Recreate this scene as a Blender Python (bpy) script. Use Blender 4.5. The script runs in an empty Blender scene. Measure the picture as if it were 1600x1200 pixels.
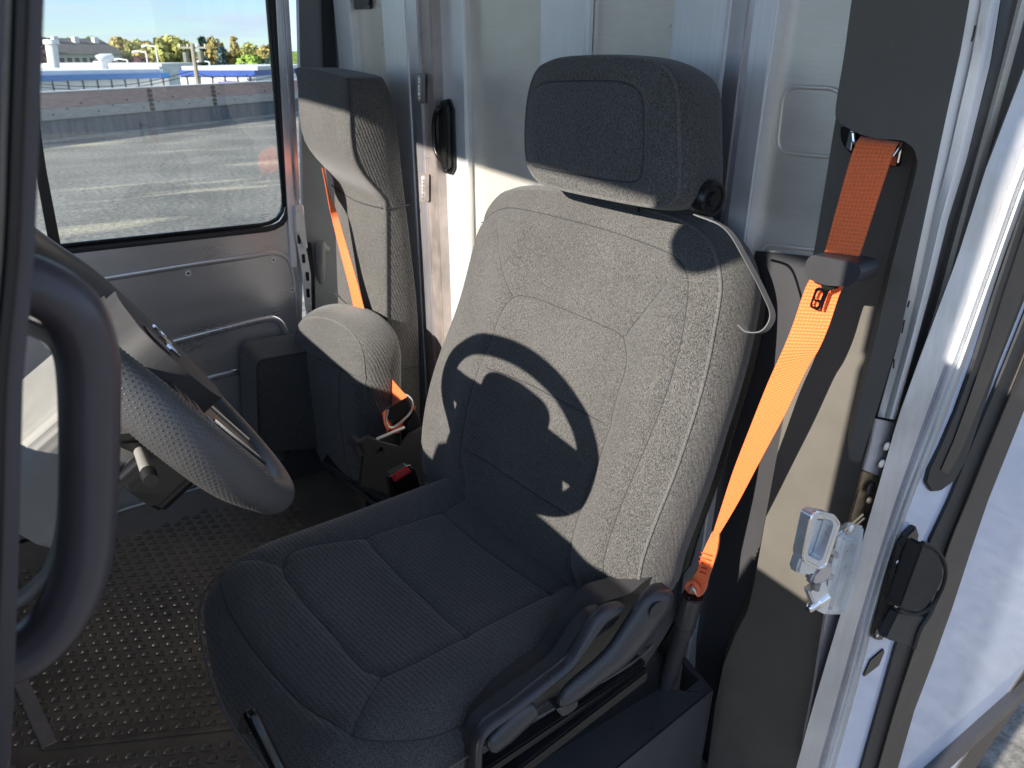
import bpy, bmesh, math, random
import numpy as np
from mathutils import Vector, Matrix
rad = math.radians
random.seed(7); rng = np.random.default_rng(7)
sc = bpy.context.scene; COL = sc.collection
# ---------------------------------------------------------------- camera
# The van stands on a slightly sloping roof deck: everything of the van is built in
# the van's own frame (origin at the photographer's eye) and tilted once at the end.
CAMH = 2.1
HEAD = rad(55.7); PITCH = rad(26.57); TILT = rad(3.75); FPX = 1220.0
fh = np.array([math.cos(HEAD), math.sin(HEAD), 0.0]); UPZ = np.array([0, 0, 1.0])
cF = fh*math.cos(PITCH) - UPZ*math.sin(PITCH)
cR = np.cross(cF, UPZ); cR /= np.linalg.norm(cR); cU = np.cross(cR, cF)
VT = Matrix.Translation((0, 0, CAMH)) @ Matrix.Rotation(TILT, 4, Vector(cR))   # van frame -> world
def ray(u, v): return cF + (u-800)/FPX*cR + (600-v)/FPX*cU
def on(ax, val, u, v):
    """point of the van frame on the plane axis=val"""
    d = ray(u, v); return Vector(d*(val/d[ax]))
def px(x, *p): return [on(0, x, u, v) for u, v in p]
def py(y, *p): return [on(1, y, u, v) for u, v in p]
def pz(z, *p): return [on(2, z, u, v) for u, v in p]
cam_d = bpy.data.cameras.new('camera'); cam = bpy.data.objects.new('camera', cam_d); COL.objects.link(cam)
m = Matrix(((cR[0], cU[0], -cF[0], 0), (cR[1], cU[1], -cF[1], 0), (cR[2], cU[2], -cF[2], 0), (0, 0, 0, 1)))
cam.matrix_world = VT @ m
cam_d.sensor_width = 36; cam_d.lens = FPX/1600*36; cam_d.clip_start = 0.02; cam_d.clip_end = 3000
cam_d.dof.use_dof = True; cam_d.dof.focus_distance = 1.0; cam_d.dof.aperture_fstop = 16
sc.camera = cam
# ---------------------------------------------------------------- light
SUN = VT.to_3x3() @ Vector((1, 0.14, -0.507)).normalized()
sd = bpy.data.lights.new('sun', 'SUN'); sd.energy = 4.9; sd.angle = rad(0.5); sd.color = (1, 0.93, 0.82)
so = bpy.data.objects.new('sun', sd); COL.objects.link(so)
so.rotation_euler = SUN.to_track_quat('-Z', 'Y').to_euler(); so.location = (-4, 0, 6)
sc.view_settings.view_transform = 'Standard'; sc.view_settings.look = 'None'
sc.view_settings.exposure = 1.08; sc.view_settings.gamma = 1.0
W = bpy.data.worlds.new('World'); sc.world = W; W.use_nodes = True
nt = W.node_tree; nt.nodes.clear()
out = nt.nodes.new('ShaderNodeOutputWorld'); bg = nt.nodes.new('ShaderNodeBackground'); bg.inputs[1].default_value = 0.092
sky = nt.nodes.new('ShaderNodeTexSky'); sky.sky_type = 'NISHITA'; sky.sun_disc = False
S = -SUN; sky.sun_elevation = math.asin(S.z); sky.sun_rotation = math.atan2(S.x, S.y)
sky.air_density = 1.0; sky.dust_density = 0.0; sky.ozone_density = 4.0; sky.altitude = 300
tc = nt.nodes.new('ShaderNodeTexCoord'); mp = nt.nodes.new('ShaderNodeMapping')
mp.inputs['Scale'].default_value = (1.6, 1.6, 12)
nz = nt.nodes.new('ShaderNodeTexNoise'); nz.inputs['Scale'].default_value = 2.6; nz.inputs['Detail'].default_value = 9; nz.inputs['Roughness'].default_value = 0.62
cr = nt.nodes.new('ShaderNodeValToRGB'); cr.color_ramp.elements[0].color = (0.22, 0.22, 0.22, 1); cr.color_ramp.elements[0].position = 0.47; cr.color_ramp.elements[1].position = 0.60
mx = nt.nodes.new('ShaderNodeMix'); mx.data_type = 'RGBA'; mx.inputs[7].default_value = (4.4, 5.2, 6.4, 1)
nt.links.new(tc.outputs['Generated'], mp.inputs[0]); nt.links.new(mp.outputs[0], nz.inputs[0])
nt.links.new(nz.outputs[0], cr.inputs[0]); nt.links.new(cr.outputs[0], mx.inputs[0])
tn = nt.nodes.new('ShaderNodeVectorMath'); tn.operation = 'MULTIPLY'; tn.inputs[1].default_value = (0.84, 0.96, 1.15)
nt.links.new(sky.outputs[0], tn.inputs[0]); nt.links.new(tn.outputs[0], mx.inputs[6]); nt.links.new(mx.outputs[2], bg.inputs[0]); nt.links.new(bg.outputs[0], out.inputs[0])

# ================================================================ materials
def newmat(name):
    M = bpy.data.materials.new(name); M.use_nodes = True
    return M, M.node_tree, M.node_tree.nodes['Principled BSDF']
def L(nt, a, b): nt.links.new(a, b)
def N(nt, t, **kw):
    n = nt.nodes.new(t)
    for k, v in kw.items(): setattr(n, k, v)
    return n
def rough_mat(name, col, rough=0.5, metal=0.0, var=0.12, scale=14, bump=0.0, bscale=900, stretch=(1, 1, 1), rvar=0.08, spec=0.5, coat=0.0, speck=0.0):
    """base colour with soft variation, roughness variation and fine bump"""
    M, t, b = newmat(name)
    b.inputs['Metallic'].default_value = metal; b.inputs['Specular IOR Level'].default_value = spec
    b.inputs['Coat Weight'].default_value = coat
    co = N(t, 'ShaderNodeTexCoord'); mp = N(t, 'ShaderNodeMapping'); mp.inputs['Scale'].default_value = stretch
    L(t, co.outputs['Object'], mp.inputs[0])
    n1 = N(t, 'ShaderNodeTexNoise'); n1.inputs['Scale'].default_value = scale; n1.inputs['Detail'].default_value = 6; n1.inputs['Roughness'].default_value = 0.65
    L(t, mp.outputs[0], n1.inputs[0])
    mr = N(t, 'ShaderNodeMapRange'); mr.inputs[1].default_value = 0.3; mr.inputs[2].default_value = 0.7
    mr.inputs[3].default_value = 1-var; mr.inputs[4].default_value = 1+var; L(t, n1.outputs[0], mr.inputs[0])
    mul = N(t, 'ShaderNodeVectorMath', operation='SCALE'); mul.inputs[0].default_value = col[:3]; L(t, mr.outputs[0], mul.inputs['Scale'])
    L(t, mul.outputs[0], b.inputs['Base Color'])
    if speck:
        n3 = N(t, 'ShaderNodeTexNoise'); n3.inputs['Scale'].default_value = 260; n3.inputs['Detail'].default_value = 2
        L(t, co.outputs['Object'], n3.inputs[0])
        r3 = N(t, 'ShaderNodeMapRange'); r3.inputs[1].default_value = 0.72; r3.inputs[2].default_value = 0.78; r3.inputs[4].default_value = speck
        L(t, n3.outputs[0], r3.inputs[0])
        m3 = N(t, 'ShaderNodeMix', data_type='RGBA'); m3.inputs[7].default_value = (0.4, 0.38, 0.34, 1)
        L(t, r3.outputs[0], m3.inputs[0]); L(t, mul.outputs[0], m3.inputs[6]); L(t, m3.outputs[2], b.inputs['Base Color'])
    r2 = N(t, 'ShaderNodeMapRange'); r2.inputs[1].default_value = 0.3; r2.inputs[2].default_value = 0.7
    r2.inputs[3].default_value = max(0.02, rough-rvar); r2.inputs[4].default_value = min(1, rough+rvar)
    L(t, n1.outputs[0], r2.inputs[0]); L(t, r2.outputs[0], b.inputs['Roughness'])
    if bump:
        n2 = N(t, 'ShaderNodeTexNoise'); n2.inputs['Scale'].default_value = bscale; n2.inputs['Detail'].default_value = 3
        L(t, co.outputs['Object'], n2.inputs[0])
        bp = N(t, 'ShaderNodeBump'); bp.inputs['Strength'].default_value = bump; bp.inputs['Distance'].default_value = 0.0006
        L(t, n2.outputs[0], bp.inputs['Height']); L(t, bp.outputs[0], b.inputs['Normal'])
    return M
def metal_mat(name, col, rough=0.35, stretch=(1, 60, 2), var=0.18, scale=6, streak=0.25, metal=1.0, blot=0.15):
    """brushed or mill-finish sheet: fine streaks along one direction and cloudy wear"""
    M, t, b = newmat(name); b.inputs['Metallic'].default_value = metal
    co = N(t, 'ShaderNodeTexCoord'); mp = N(t, 'ShaderNodeMapping'); mp.inputs['Scale'].default_value = stretch
    L(t, co.outputs['Object'], mp.inputs[0])
    n1 = N(t, 'ShaderNodeTexNoise'); n1.inputs['Scale'].default_value = scale; n1.inputs['Detail'].default_value = 8; n1.inputs['Roughness'].default_value = 0.7
    L(t, mp.outputs[0], n1.inputs[0])
    n2 = N(t, 'ShaderNodeTexNoise'); n2.inputs['Scale'].default_value = 9; n2.inputs['Detail'].default_value = 5
    L(t, co.outputs['Object'], n2.inputs[0])
    a1 = N(t, 'ShaderNodeMapRange'); a1.inputs[1].default_value = 0.3; a1.inputs[2].default_value = 0.7; a1.inputs[3].default_value = 1-var; a1.inputs[4].default_value = 1+var
    a2 = N(t, 'ShaderNodeMapRange'); a2.inputs[1].default_value = 0.3; a2.inputs[2].default_value = 0.7; a2.inputs[3].default_value = 1-blot; a2.inputs[4].default_value = 1+blot
    L(t, n1.outputs[0], a1.inputs[0]); L(t, n2.outputs[0], a2.inputs[0])
    mm = N(t, 'ShaderNodeMath', operation='MULTIPLY'); L(t, a1.outputs[0], mm.inputs[0]); L(t, a2.outputs[0], mm.inputs[1])
    sc_ = N(t, 'ShaderNodeVectorMath', operation='SCALE'); sc_.inputs[0].default_value = col[:3]; L(t, mm.outputs[0], sc_.inputs['Scale'])
    L(t, sc_.outputs[0], b.inputs['Base Color'])
    r = N(t, 'ShaderNodeMapRange'); r.inputs[1].default_value = 0.3; r.inputs[2].default_value = 0.7; r.inputs[3].default_value = rough*0.8; r.inputs[4].default_value = rough*1.25
    L(t, n1.outputs[0], r.inputs[0]); L(t, r.outputs[0], b.inputs['Roughness'])
    bp = N(t, 'ShaderNodeBump'); bp.inputs['Strength'].default_value = streak; bp.inputs['Distance'].default_value = 0.0005
    L(t, n1.outputs[0], bp.inputs['Height']); L(t, bp.outputs[0], b.inputs['Normal'])
    return M
def fabric_mat(name, dark, light, rot=0.0, ridge=0.5):
    """melange upholstery: two yarn tones, fine diagonal knit ridges"""
    M, t, b = newmat(name); b.inputs['Roughness'].default_value = 0.92
    b.inputs['Sheen Weight'].default_value = 0.25; b.inputs['Sheen Roughness'].default_value = 0.5; b.inputs['Specular IOR Level'].default_value = 0.25
    co = N(t, 'ShaderNodeTexCoord')
    mp = N(t, 'ShaderNodeMapping'); mp.inputs['Rotation'].default_value = (rad(35), 0, rot); mp.inputs['Scale'].default_value = (1, 1, 0.42)
    L(t, co.outputs['Object'], mp.inputs[0])
    n1 = N(t, 'ShaderNodeTexNoise'); n1.inputs['Scale'].default_value = 780; n1.inputs['Detail'].default_value = 3; n1.inputs['Roughness'].default_value = 0.7
    L(t, mp.outputs[0], n1.inputs[0])
    n3 = N(t, 'ShaderNodeTexNoise'); n3.inputs['Scale'].default_value = 7; n3.inputs['Detail'].default_value = 4
    L(t, co.outputs['Object'], n3.inputs[0])
    rp = N(t, 'ShaderNodeMapRange'); rp.inputs[1].default_value = 0.36; rp.inputs[2].default_value = 0.66; L(t, n1.outputs[0], rp.inputs[0])
    m1 = N(t, 'ShaderNodeMix', data_type='RGBA'); m1.inputs[6].default_value = (*dark, 1); m1.inputs[7].default_value = (*light, 1)
    L(t, rp.outputs[0], m1.inputs[0])
    a3 = N(t, 'ShaderNodeMapRange'); a3.inputs[1].default_value = 0.3; a3.inputs[2].default_value = 0.7; a3.inputs[3].default_value = 0.9; a3.inputs[4].default_value = 1.1
    L(t, n3.outputs[0], a3.inputs[0])
    s = N(t, 'ShaderNodeVectorMath', operation='SCALE'); L(t, m1.outputs[2], s.inputs[0]); L(t, a3.outputs[0], s.inputs['Scale'])
    L(t, s.outputs[0], b.inputs['Base Color'])
    w = N(t, 'ShaderNodeTexWave', wave_type='BANDS', bands_direction='DIAGONAL'); w.inputs['Scale'].default_value = 62; w.inputs['Distortion'].default_value = 2.5
    w.inputs['Detail'].default_value = 3; w.inputs['Detail Scale'].default_value = 3
    L(t, mp.outputs[0], w.inputs[0])
    ad = N(t, 'ShaderNodeMath', operation='MULTIPLY_ADD'); L(t, w.outputs[1], ad.inputs[0]); ad.inputs[1].default_value = ridge; L(t, n1.outputs[0], ad.inputs[2])
    bp = N(t, 'ShaderNodeBump'); bp.inputs['Strength'].default_value = 0.7; bp.inputs['Distance'].default_value = 0.0011
    L(t, ad.outputs[0], bp.inputs['Height']); L(t, bp.outputs[0], b.inputs['Normal'])
    return M
def web_mat(name, col):
    M, t, b = newmat(name); b.inputs['Roughness'].default_value = 0.55; b.inputs['Sheen Weight'].default_value = 0.3
    uv = N(t, 'ShaderNodeUVMap'); mp = N(t, 'ShaderNodeMapping'); L(t, uv.outputs[0], mp.inputs[0])
    w = N(t, 'ShaderNodeTexWave', wave_type='BANDS', bands_direction='X'); w.inputs['Scale'].default_value = 3.2; w.inputs['Distortion'].default_value = 0.4
    w2 = N(t, 'ShaderNodeTexWave', wave_type='BANDS', bands_direction='Y'); w2.inputs['Scale'].default_value = 70; w2.inputs['Distortion'].default_value = 1.0
    L(t, mp.outputs[0], w.inputs[0]); L(t, mp.outputs[0], w2.inputs[0])
    mu = N(t, 'ShaderNodeMath', operation='MULTIPLY_ADD'); L(t, w.outputs[1], mu.inputs[0]); mu.inputs[1].default_value = 0.8; L(t, w2.outputs[1], mu.inputs[2])
    r = N(t, 'ShaderNodeMapRange'); r.inputs[2].default_value = 1.8; r.inputs[3].default_value = 0.8; r.inputs[4].default_value = 1.1; L(t, mu.outputs[0], r.inputs[0])
    s = N(t, 'ShaderNodeVectorMath', operation='SCALE'); s.inputs[0].default_value = col; L(t, r.outputs[0], s.inputs['Scale']); L(t, s.outputs[0], b.inputs['Base Color'])
    bp = N(t, 'ShaderNodeBump'); bp.inputs['Strength'].default_value = 0.5; bp.inputs['Distance'].default_value = 0.0008
    L(t, mu.outputs[0], bp.inputs['Height']); L(t, bp.outputs[0], b.inputs['Normal'])
    return M
FAB = fabric_mat('grey_melange_fabric', (0.016, 0.016, 0.017), (0.150, 0.144, 0.136), 0.3, 0.35)
FABR = fabric_mat('charcoal_knit_fabric', (0.015, 0.016, 0.018), (0.140, 0.137, 0.133), 1.1, 1.3)
FABP = FAB
THREAD = rough_mat('dark_thread', (0.035, 0.035, 0.04), 0.8)
PIPING = fabric_mat('piping_fabric', (0.04, 0.04, 0.042), (0.165, 0.16, 0.15), 0.3, 0.2)
STITCH = rough_mat('grey_thread', (0.42, 0.41, 0.38), 0.8)
PLAS = rough_mat('charcoal_plastic', (0.040, 0.040, 0.044), 0.33, bump=0.35, bscale=1800, scale=6)
PLASM = rough_mat('moulded_trim_plastic', (0.110, 0.101, 0.087), 0.6, bump=0.6, bscale=1400, scale=8, var=0.1, speck=0.25)
BLACK = rough_mat('satin_black_plastic', (0.012, 0.012, 0.013), 0.3, bump=0.15, bscale=1500)
RUB = rough_mat('black_rubber', (0.018, 0.019, 0.021), 0.55, scale=20, var=0.25, speck=0.15)
GLOSS = rough_mat('gloss_black_steel', (0.006, 0.006, 0.007), 0.2)
MAT_FLOOR = rough_mat('rubber_floor_mat', (0.175, 0.15, 0.125), 0.34, scale=5, var=0.35, bump=0.4, bscale=500, speck=0.12)
ALU = metal_mat('mill_aluminium', (0.80, 0.81, 0.83), 0.38, (20, 20, 0.4), 0.06, 8, 0.08, 0.5, 0.06)
ALUP = metal_mat('aluminium_sheet', (0.80, 0.76, 0.68), 0.40, (1, 1, 22), 0.05, 14, 0.06, 0.55, 0.08)
ALUB = metal_mat('bright_aluminium', (0.88, 0.90, 0.92), 0.33, (22, 22, 0.4), 0.05, 9, 0.08, 0.42, 0.05)
STEEL = metal_mat('bare_steel', (0.60, 0.58, 0.61), 0.36, (14, 14, 0.8), 0.08, 7, 0.1, 0.8, 0.12)
STEELB = metal_mat('heat_browned_steel', (0.47, 0.41, 0.385), 0.45, (4, 4, 2), 0.15, 9, 0.1, 0.7, 0.18)
ZINC = metal_mat('zinc_plated_steel', (0.74, 0.77, 0.80), 0.32, (3, 3, 3), 0.08, 20, 0.05, 0.65, 0.06)
BRASS = metal_mat('yellow_chromate_steel', (0.60, 0.46, 0.30), 0.38, (3, 3, 3), 0.25, 20)
DOORM = metal_mat('brushed_door_skin', (0.66, 0.66, 0.68), 0.30, (1, 1, 5), 0.03, 3, 0.0, 0.8, 0.03)
GREYP = rough_mat('grey_painted_wall', (0.20, 0.215, 0.215), 0.4, scale=4)
CHROME = metal_mat('chrome', (0.85, 0.85, 0.86), 0.10, (2, 2, 2), 0.05, 20, 0.02)
WHITE = rough_mat('blue_shaded_white_paint', (0.55, 0.61, 0.76), 0.22, scale=3, var=0.03, coat=0.6, bump=0.06, bscale=160)  # white paint with the blue of its shade put into the colour
ORANGE = web_mat('orange_webbing', (0.92, 0.165, 0.034))
REDP = rough_mat('red_button_plastic', (0.75, 0.03, 0.03), 0.35)
LEATH = rough_mat('wheel_leatherette', (0.075, 0.075, 0.078), 0.42, bump=0.5, bscale=900)
GREYPL = rough_mat('light_grey_column_plastic', (0.22, 0.215, 0.20), 0.5, bump=0.3)
DARKGREY = rough_mat('dark_grey_paint', (0.05, 0.05, 0.055), 0.35, scale=5)
def glass_mat():
    M, t, b = newmat('window_glass'); t.nodes.remove(b)
    o = t.nodes['Material Output']; tr = N(t, 'ShaderNodeBsdfTransparent'); tr.inputs[0].default_value = (0.93, 0.96, 0.95, 1)
    gl = N(t, 'ShaderNodeBsdfGlossy'); gl.inputs['Roughness'].default_value = 0.015
    fr = N(t, 'ShaderNodeFresnel'); fr.inputs[0].default_value = 1.6
    mu = N(t, 'ShaderNodeMath', operation='MULTIPLY'); mu.inputs[1].default_value = 1.5; mu.use_clamp = True
    mx = N(t, 'ShaderNodeMixShader'); L(t, fr.outputs[0], mu.inputs[0]); L(t, mu.outputs[0], mx.inputs[0]); L(t, tr.outputs[0], mx.inputs[1]); L(t, gl.outputs[0], mx.inputs[2]); L(t, mx.outputs[0], o.inputs[0])
    return M
GLASS = glass_mat()

# ================================================================ object helpers
VAN = []      # top-level things of the van, tilted with it at the end
def link(name, me, parent=None, mat=None, van=True):
    o = bpy.data.objects.new(name, me); COL.objects.link(o)
    if mat is not None and me is not None and not me.materials: me.materials.append(mat)
    if parent is not None: o.parent = parent
    elif van: VAN.append(o)
    return o
def tag(o, label=None, cat=None, group=None, kind=None):
    if label: o['label'] = label
    if cat: o['category'] = cat
    if group: o['group'] = group
    if kind: o['kind'] = kind
    return o
def thing(name, label, cat, group=None, van=True, kind=None):
    return tag(link(name, None, van=van), label, cat, group, kind)
def struct(name, van=True):
    return tag(link(name, None, van=van), kind='structure')
def bmo(name, bm, mat, parent=None, smooth=False, van=True, kind=None):
    bmesh.ops.recalc_face_normals(bm, faces=bm.faces)
    me = bpy.data.meshes.new(name); bm.to_mesh(me); bm.free()
    if smooth:
        me.polygons.foreach_set('use_smooth', [True]*len(me.polygons))
    o = link(name, me, parent, mat, van)
    if smooth == 'auto': me.set_sharp_from_angle(angle=rad(38))
    if kind: o['kind'] = kind
    return o
def prism_bm(pts, off, bev=0.0, seg=2, bm=None):
    bm = bm or bmesh.new(); off = Vector(off)
    a = [bm.verts.new(p) for p in pts]; b = [bm.verts.new(Vector(p)+off) for p in pts]
    n = len(a); fs = [bm.faces.new(a), bm.faces.new(b[::-1])]
    for i in range(n): fs.append(bm.faces.new((a[i], b[i], b[(i+1) % n], a[(i+1) % n])))
    if bev > 0:
        es = set(e for f in fs for e in f.edges)
        bmesh.ops.bevel(bm, geom=list(es), offset=bev, segments=seg, affect='EDGES', clamp_overlap=True)
    return bm
def prism(name, pts, off, mat, parent=None, bev=0.0, seg=2, kind=None):
    bm = prism_bm(pts, off, bev, seg)
    return bmo(name, bm, mat, parent, smooth='auto' if bev else False, kind=kind)
def box(name, lo, hi, mat, parent=None, bev=0.0, seg=2, rot=None):
    lo, hi = Vector(lo), Vector(hi)
    p = [(lo.x, lo.y, lo.z), (hi.x, lo.y, lo.z), (hi.x, hi.y, lo.z), (lo.x, hi.y, lo.z)]
    return prism(name, p, (0, 0, hi.z-lo.z), mat, parent, bev, seg)
def smooth_pts(pts, n=6, closed=False):
    P = [np.array(p, float) for p in pts]; out_ = []; m_ = len(P)
    rng_ = range(m_ if closed else m_-1)
    for i in rng_:
        p0 = P[i-1] if (closed or i > 0) else 2*P[0]-P[1]
        p1 = P[i]; p2 = P[(i+1) % m_]
        p3 = P[(i+2) % m_] if (closed or i+2 < m_) else 2*P[-1]-P[-2]
        for k in range(n):
            t = k/n
            out_.append(0.5*((2*p1)+(-p0+p2)*t+(2*p0-5*p1+4*p2-p3)*t*t+(-p0+3*p1-3*p2+p3)*t**3))
    if not closed: out_.append(P[-1])
    return out_
def tube_bm(pts, r, closed=False, n=8, bm=None, flat=None, cap=True):
    """sweep a circle (or an ellipse r, flat[0] along the vector flat[1])"""
    bm = bm or bmesh.new(); P = [Vector(p) for p in pts]; m_ = len(P); rings = []
    up = None
    for i in range(m_):
        if closed: t = (P[(i+1) % m_]-P[i-1]).normalized()
        else: t = (P[min(i+1, m_-1)]-P[max(i-1, 0)]).normalized()
        if flat: up = Vector(flat[1])
        elif up is None: up = Vector((0, 0, 1)) if abs(t.z) < 0.9 else Vector((1, 0, 0))
        a = (up - t*up.dot(t)).normalized(); up_ = a; b = t.cross(a)
        if not flat: up = a
        rr = r[i] if hasattr(r, '__len__') else r
        ra = (flat[0][i] if hasattr(flat[0], '__len__') else flat[0]) if flat else rr
        rings.append([bm.verts.new(P[i] + a*math.cos(2*math.pi*k/n)*ra + b*math.sin(2*math.pi*k/n)*rr) for k in range(n)])
    for i in range(m_ if closed else m_-1):
        A, B = rings[i], rings[(i+1) % m_]
        for k in range(n): bm.faces.new((A[k], A[(k+1) % n], B[(k+1) % n], B[k]))
    if not closed and cap:
        bm.faces.new(rings[0][::-1]); bm.faces.new(rings[-1])
    return bm
def tube(name, pts, r, mat, parent=None, closed=False, n=8, flat=None):
    return bmo(name, tube_bm(pts, r, closed, n, None, flat), mat, parent, smooth='auto')
def lathe_bm(c, axis, prof, n=16, bm=None):
    """prof: list of (height along axis, radius)"""
    bm = bm or bmesh.new(); c = Vector(c); ax = Vector(axis).normalized()
    a = ax.orthogonal().normalized(); b = ax.cross(a); rings = []
    for h, r in prof:
        rings.append([bm.verts.new(c+ax*h+(a*math.cos(2*math.pi*k/n)+b*math.sin(2*math.pi*k/n))*max(r, 1e-5)) for k in range(n)])
    for A, B in zip(rings, rings[1:]):
        for k in range(n): bm.faces.new((A[k], A[(k+1) % n], B[(k+1) % n], B[k]))
    bm.faces.new(rings[0][::-1]); bm.faces.new(rings[-1])
    return bm
def lathe(name, c, axis, prof, mat, parent=None, n=16): return bmo(name, lathe_bm(c, axis, prof, n), mat, parent, smooth='auto')
def ring_plate(name, outer, inner, off, mat, parent=None):
    """plate with an opening: outer and inner loops with the same number of points"""
    bm = bmesh.new(); off = Vector(off); n = len(outer)
    A = [bm.verts.new(p) for p in outer]; B = [bm.verts.new(p) for p in inner]
    A2 = [bm.verts.new(Vector(p)+off) for p in outer]; B2 = [bm.verts.new(Vector(p)+off) for p in inner]
    for i in range(n):
        j = (i+1) % n
        bm.faces.new((A[i], A[j], B[j], B[i])); bm.faces.new((A2[i], B2[i], B2[j], A2[j]))
        bm.faces.new((A[i], A2[i], A2[j], A[j])); bm.faces.new((B[i], B[j], B2[j], B2[i]))
    return bmo(name, bm, mat, parent)
def resample(pts, n, closed=True):
    P = np.array(pts, float); Q = np.vstack([P, P[:1]]) if closed else P
    d = np.r_[0, np.cumsum(np.linalg.norm(np.diff(Q, axis=0), axis=1))]
    s = np.linspace(0, d[-1], n+1)[:-1] if closed else np.linspace(0, d[-1], n)
    return np.stack([np.interp(s, d, Q[:, k]) for k in range(Q.shape[1])], 1)
def rpoly(pts, r, seg=6):
    """round the corners of a 2-D/3-D polygon; r number or list"""
    P = [np.array(p, float) for p in pts]; n = len(P); o_ = []
    for i in range(n):
        rr = r[i] if hasattr(r, '__len__') else r
        a, b, c = P[i-1], P[i], P[(i+1) % n]
        u = (a-b)/np.linalg.norm(a-b); w = (c-b)/np.linalg.norm(c-b)
        q = min(rr, np.linalg.norm(a-b)*0.49, np.linalg.norm(c-b)*0.49)
        s, e = b+u*q, b+w*q
        for k in range(seg+1):
            t = k/seg; o_.append((1-t)**2*s+2*t*(1-t)*b+t*t*e)
    return o_
def segdist(P, poly, closed):
    Q = np.array(poly, float); A = Q if closed else Q[:-1]; B = np.roll(Q, -1, 0) if closed else Q[1:]
    D = np.full(len(P), 1e9)
    for a, b in zip(A, B):
        ab = b-a; t = np.clip(((P-a)@ab)/max(ab@ab, 1e-12), 0, 1); D = np.minimum(D, np.linalg.norm(P-(a+t[:, None]*ab), axis=1))
    return D
class Pad:
    """Soft upholstered pad. O origin, A,B in-plane axes, Nn outward normal of the front face (front at height 0, back at -T)."""
    def __init__(s, O, A, B, Nn, outline, T, w=0.08, drop=0.03, r=0.008, bulge=0.012, taper=0.0, seams=(), groove=0.006, gw=0.012, add=None, nth=300, rings=90):
        s.O, s.A, s.B, s.N = map(lambda q: np.array(q, float), (O, A, B, Nn)); s.T = T; s.w = w; s.drop = drop; s.seams = seams
        s.groove = groove; s.gw = gw; s.add = add; s.r = r; s.bulge = bulge; s.taper = taper
        s.out = resample(outline, nth); s.c = s.out.mean(0); s.rings = rings
        a2 = np.sum(s.out[:, 0]*np.roll(s.out[:, 1], -1)-np.roll(s.out[:, 0], -1)*s.out[:, 1])
        if a2 < 0: s.out = s.out[::-1].copy()
    def h(s, P):
        d = segdist(P, s.out, True)
        q = np.clip(1-d/s.w, 0, 1); hh = -s.drop*q**2.2
        for sm in s.seams:
            e = segdist(P, sm, False); hh -= s.groove*np.exp(-(e/s.gw)**1.3)
        if s.add is not None: hh += s.add(P[:, 0], P[:, 1])
        return hh
    def to3(s, P, hh): return s.O + P[:, :1]*s.A + P[:, 1:2]*s.B + hh[:, None]*s.N
    def mesh(s, name, mat, parent=None, van=True, smooth=True):
        n = len(s.out); nr = s.rings; V = []; F = []
        ks = 1-(1-np.linspace(0, 1, nr+1)[1:])**1.25
        allP = np.vstack([s.c[None]] + [s.c+(s.out-s.c)*k for k in ks]); V.append(s.to3(allP, s.h(allP)))
        edge = s.out; he = s.h(edge)
        tn = np.roll(edge, -1, 0)-np.roll(edge, 1, 0); tn /= np.linalg.norm(tn, axis=1)[:, None]; nrm = np.stack([tn[:, 1], -tn[:, 0]], 1)
        Ts = s.T
        for j in range(1, 15):
            t = j/14
            offo = s.r*math.sin(min(1, t*6)*math.pi/2) + s.bulge*math.sin(math.pi*t) - s.taper*t
            hh = he*(1-t) + (-Ts)*t - s.r*(1-math.cos(min(1, t*6)*math.pi/2))*(1-t)
            if t > 0.86: offo -= 0.5*s.T*0.3*((t-0.86)/0.14)**2
            V.append(s.to3(edge+nrm*offo, hh))
        last = edge+nrm*(s.r*1-s.taper-0.15*s.T)
        V.append(s.to3(s.c+(last-s.c)*0.9, np.full(n, -Ts-0.004))); V.append(s.to3(s.c[None], np.array([-Ts-0.006])))
        V = np.vstack(V); tot = nr+14+1
        for k in range(n): F.append((0, 1+k, 1+(k+1) % n))
        for i in range(tot-1):
            o_ = 1+i*n
            for k in range(n): k2 = (k+1) % n; F.append((o_+k, o_+n+k, o_+n+k2, o_+k2))
        o_ = 1+(tot-1)*n; l = len(V)-1
        for k in range(n): F.append((o_+k, l, o_+(k+1) % n))
        me = bpy.data.meshes.new(name); me.from_pydata(V.tolist(), [], F); me.update()
        bm = bmesh.new(); bm.from_mesh(me); bmesh.ops.recalc_face_normals(bm, faces=bm.faces); bm.to_mesh(me); bm.free()
        me.polygons.foreach_set('use_smooth', [True]*len(me.polygons))
        return link(name, me, parent, mat, van)
    def line(s, pts, lift=0.0): 
        P = np.array(pts, float); return s.to3(P, s.h(P)+lift)
    def seam(s, pts, parent, r=0.0011, mat=None, name='seam', lift=0.0, closed=False, n=5, step=0.006):
        P = np.array(pts, float); ln = np.sum(np.linalg.norm(np.diff(P, axis=0), axis=1))
        P = resample(P, max(8, int(ln/step)), closed)
        return bmo(name, tube_bm(s.line(P, lift), r, closed, n), mat or THREAD, parent, smooth=True)
def planeproj(O, Nn, A, B):
    O, Nn, A, B = map(lambda q: np.array(q, float), (O, Nn, A, B))
    def f(*uvs):
        r_ = []
        for u, v in uvs:
            d = ray(u, v); p = d*((O@Nn)/(d@Nn))-O; r_.append((p@A, p@B))
        return r_
    return f

# ================================================================ CAB SHELL (van frame)
ZF = -1.35; XB = 0.92; YW = 2.2; ZR = 0.50
yb = lambda u, x=XB: on(0, x, u, 0).y
fl = struct('cab_floor')
box('floor_plate', (-1.3, 0.38, ZF-0.05), (2.6, YW+0.06, ZF-0.012), DARKGREY, fl)
box('floor_mat', (-0.9, 0.42, ZF-0.010), (0.90, YW-0.02, ZF), MAT_FLOOR, fl)
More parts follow.
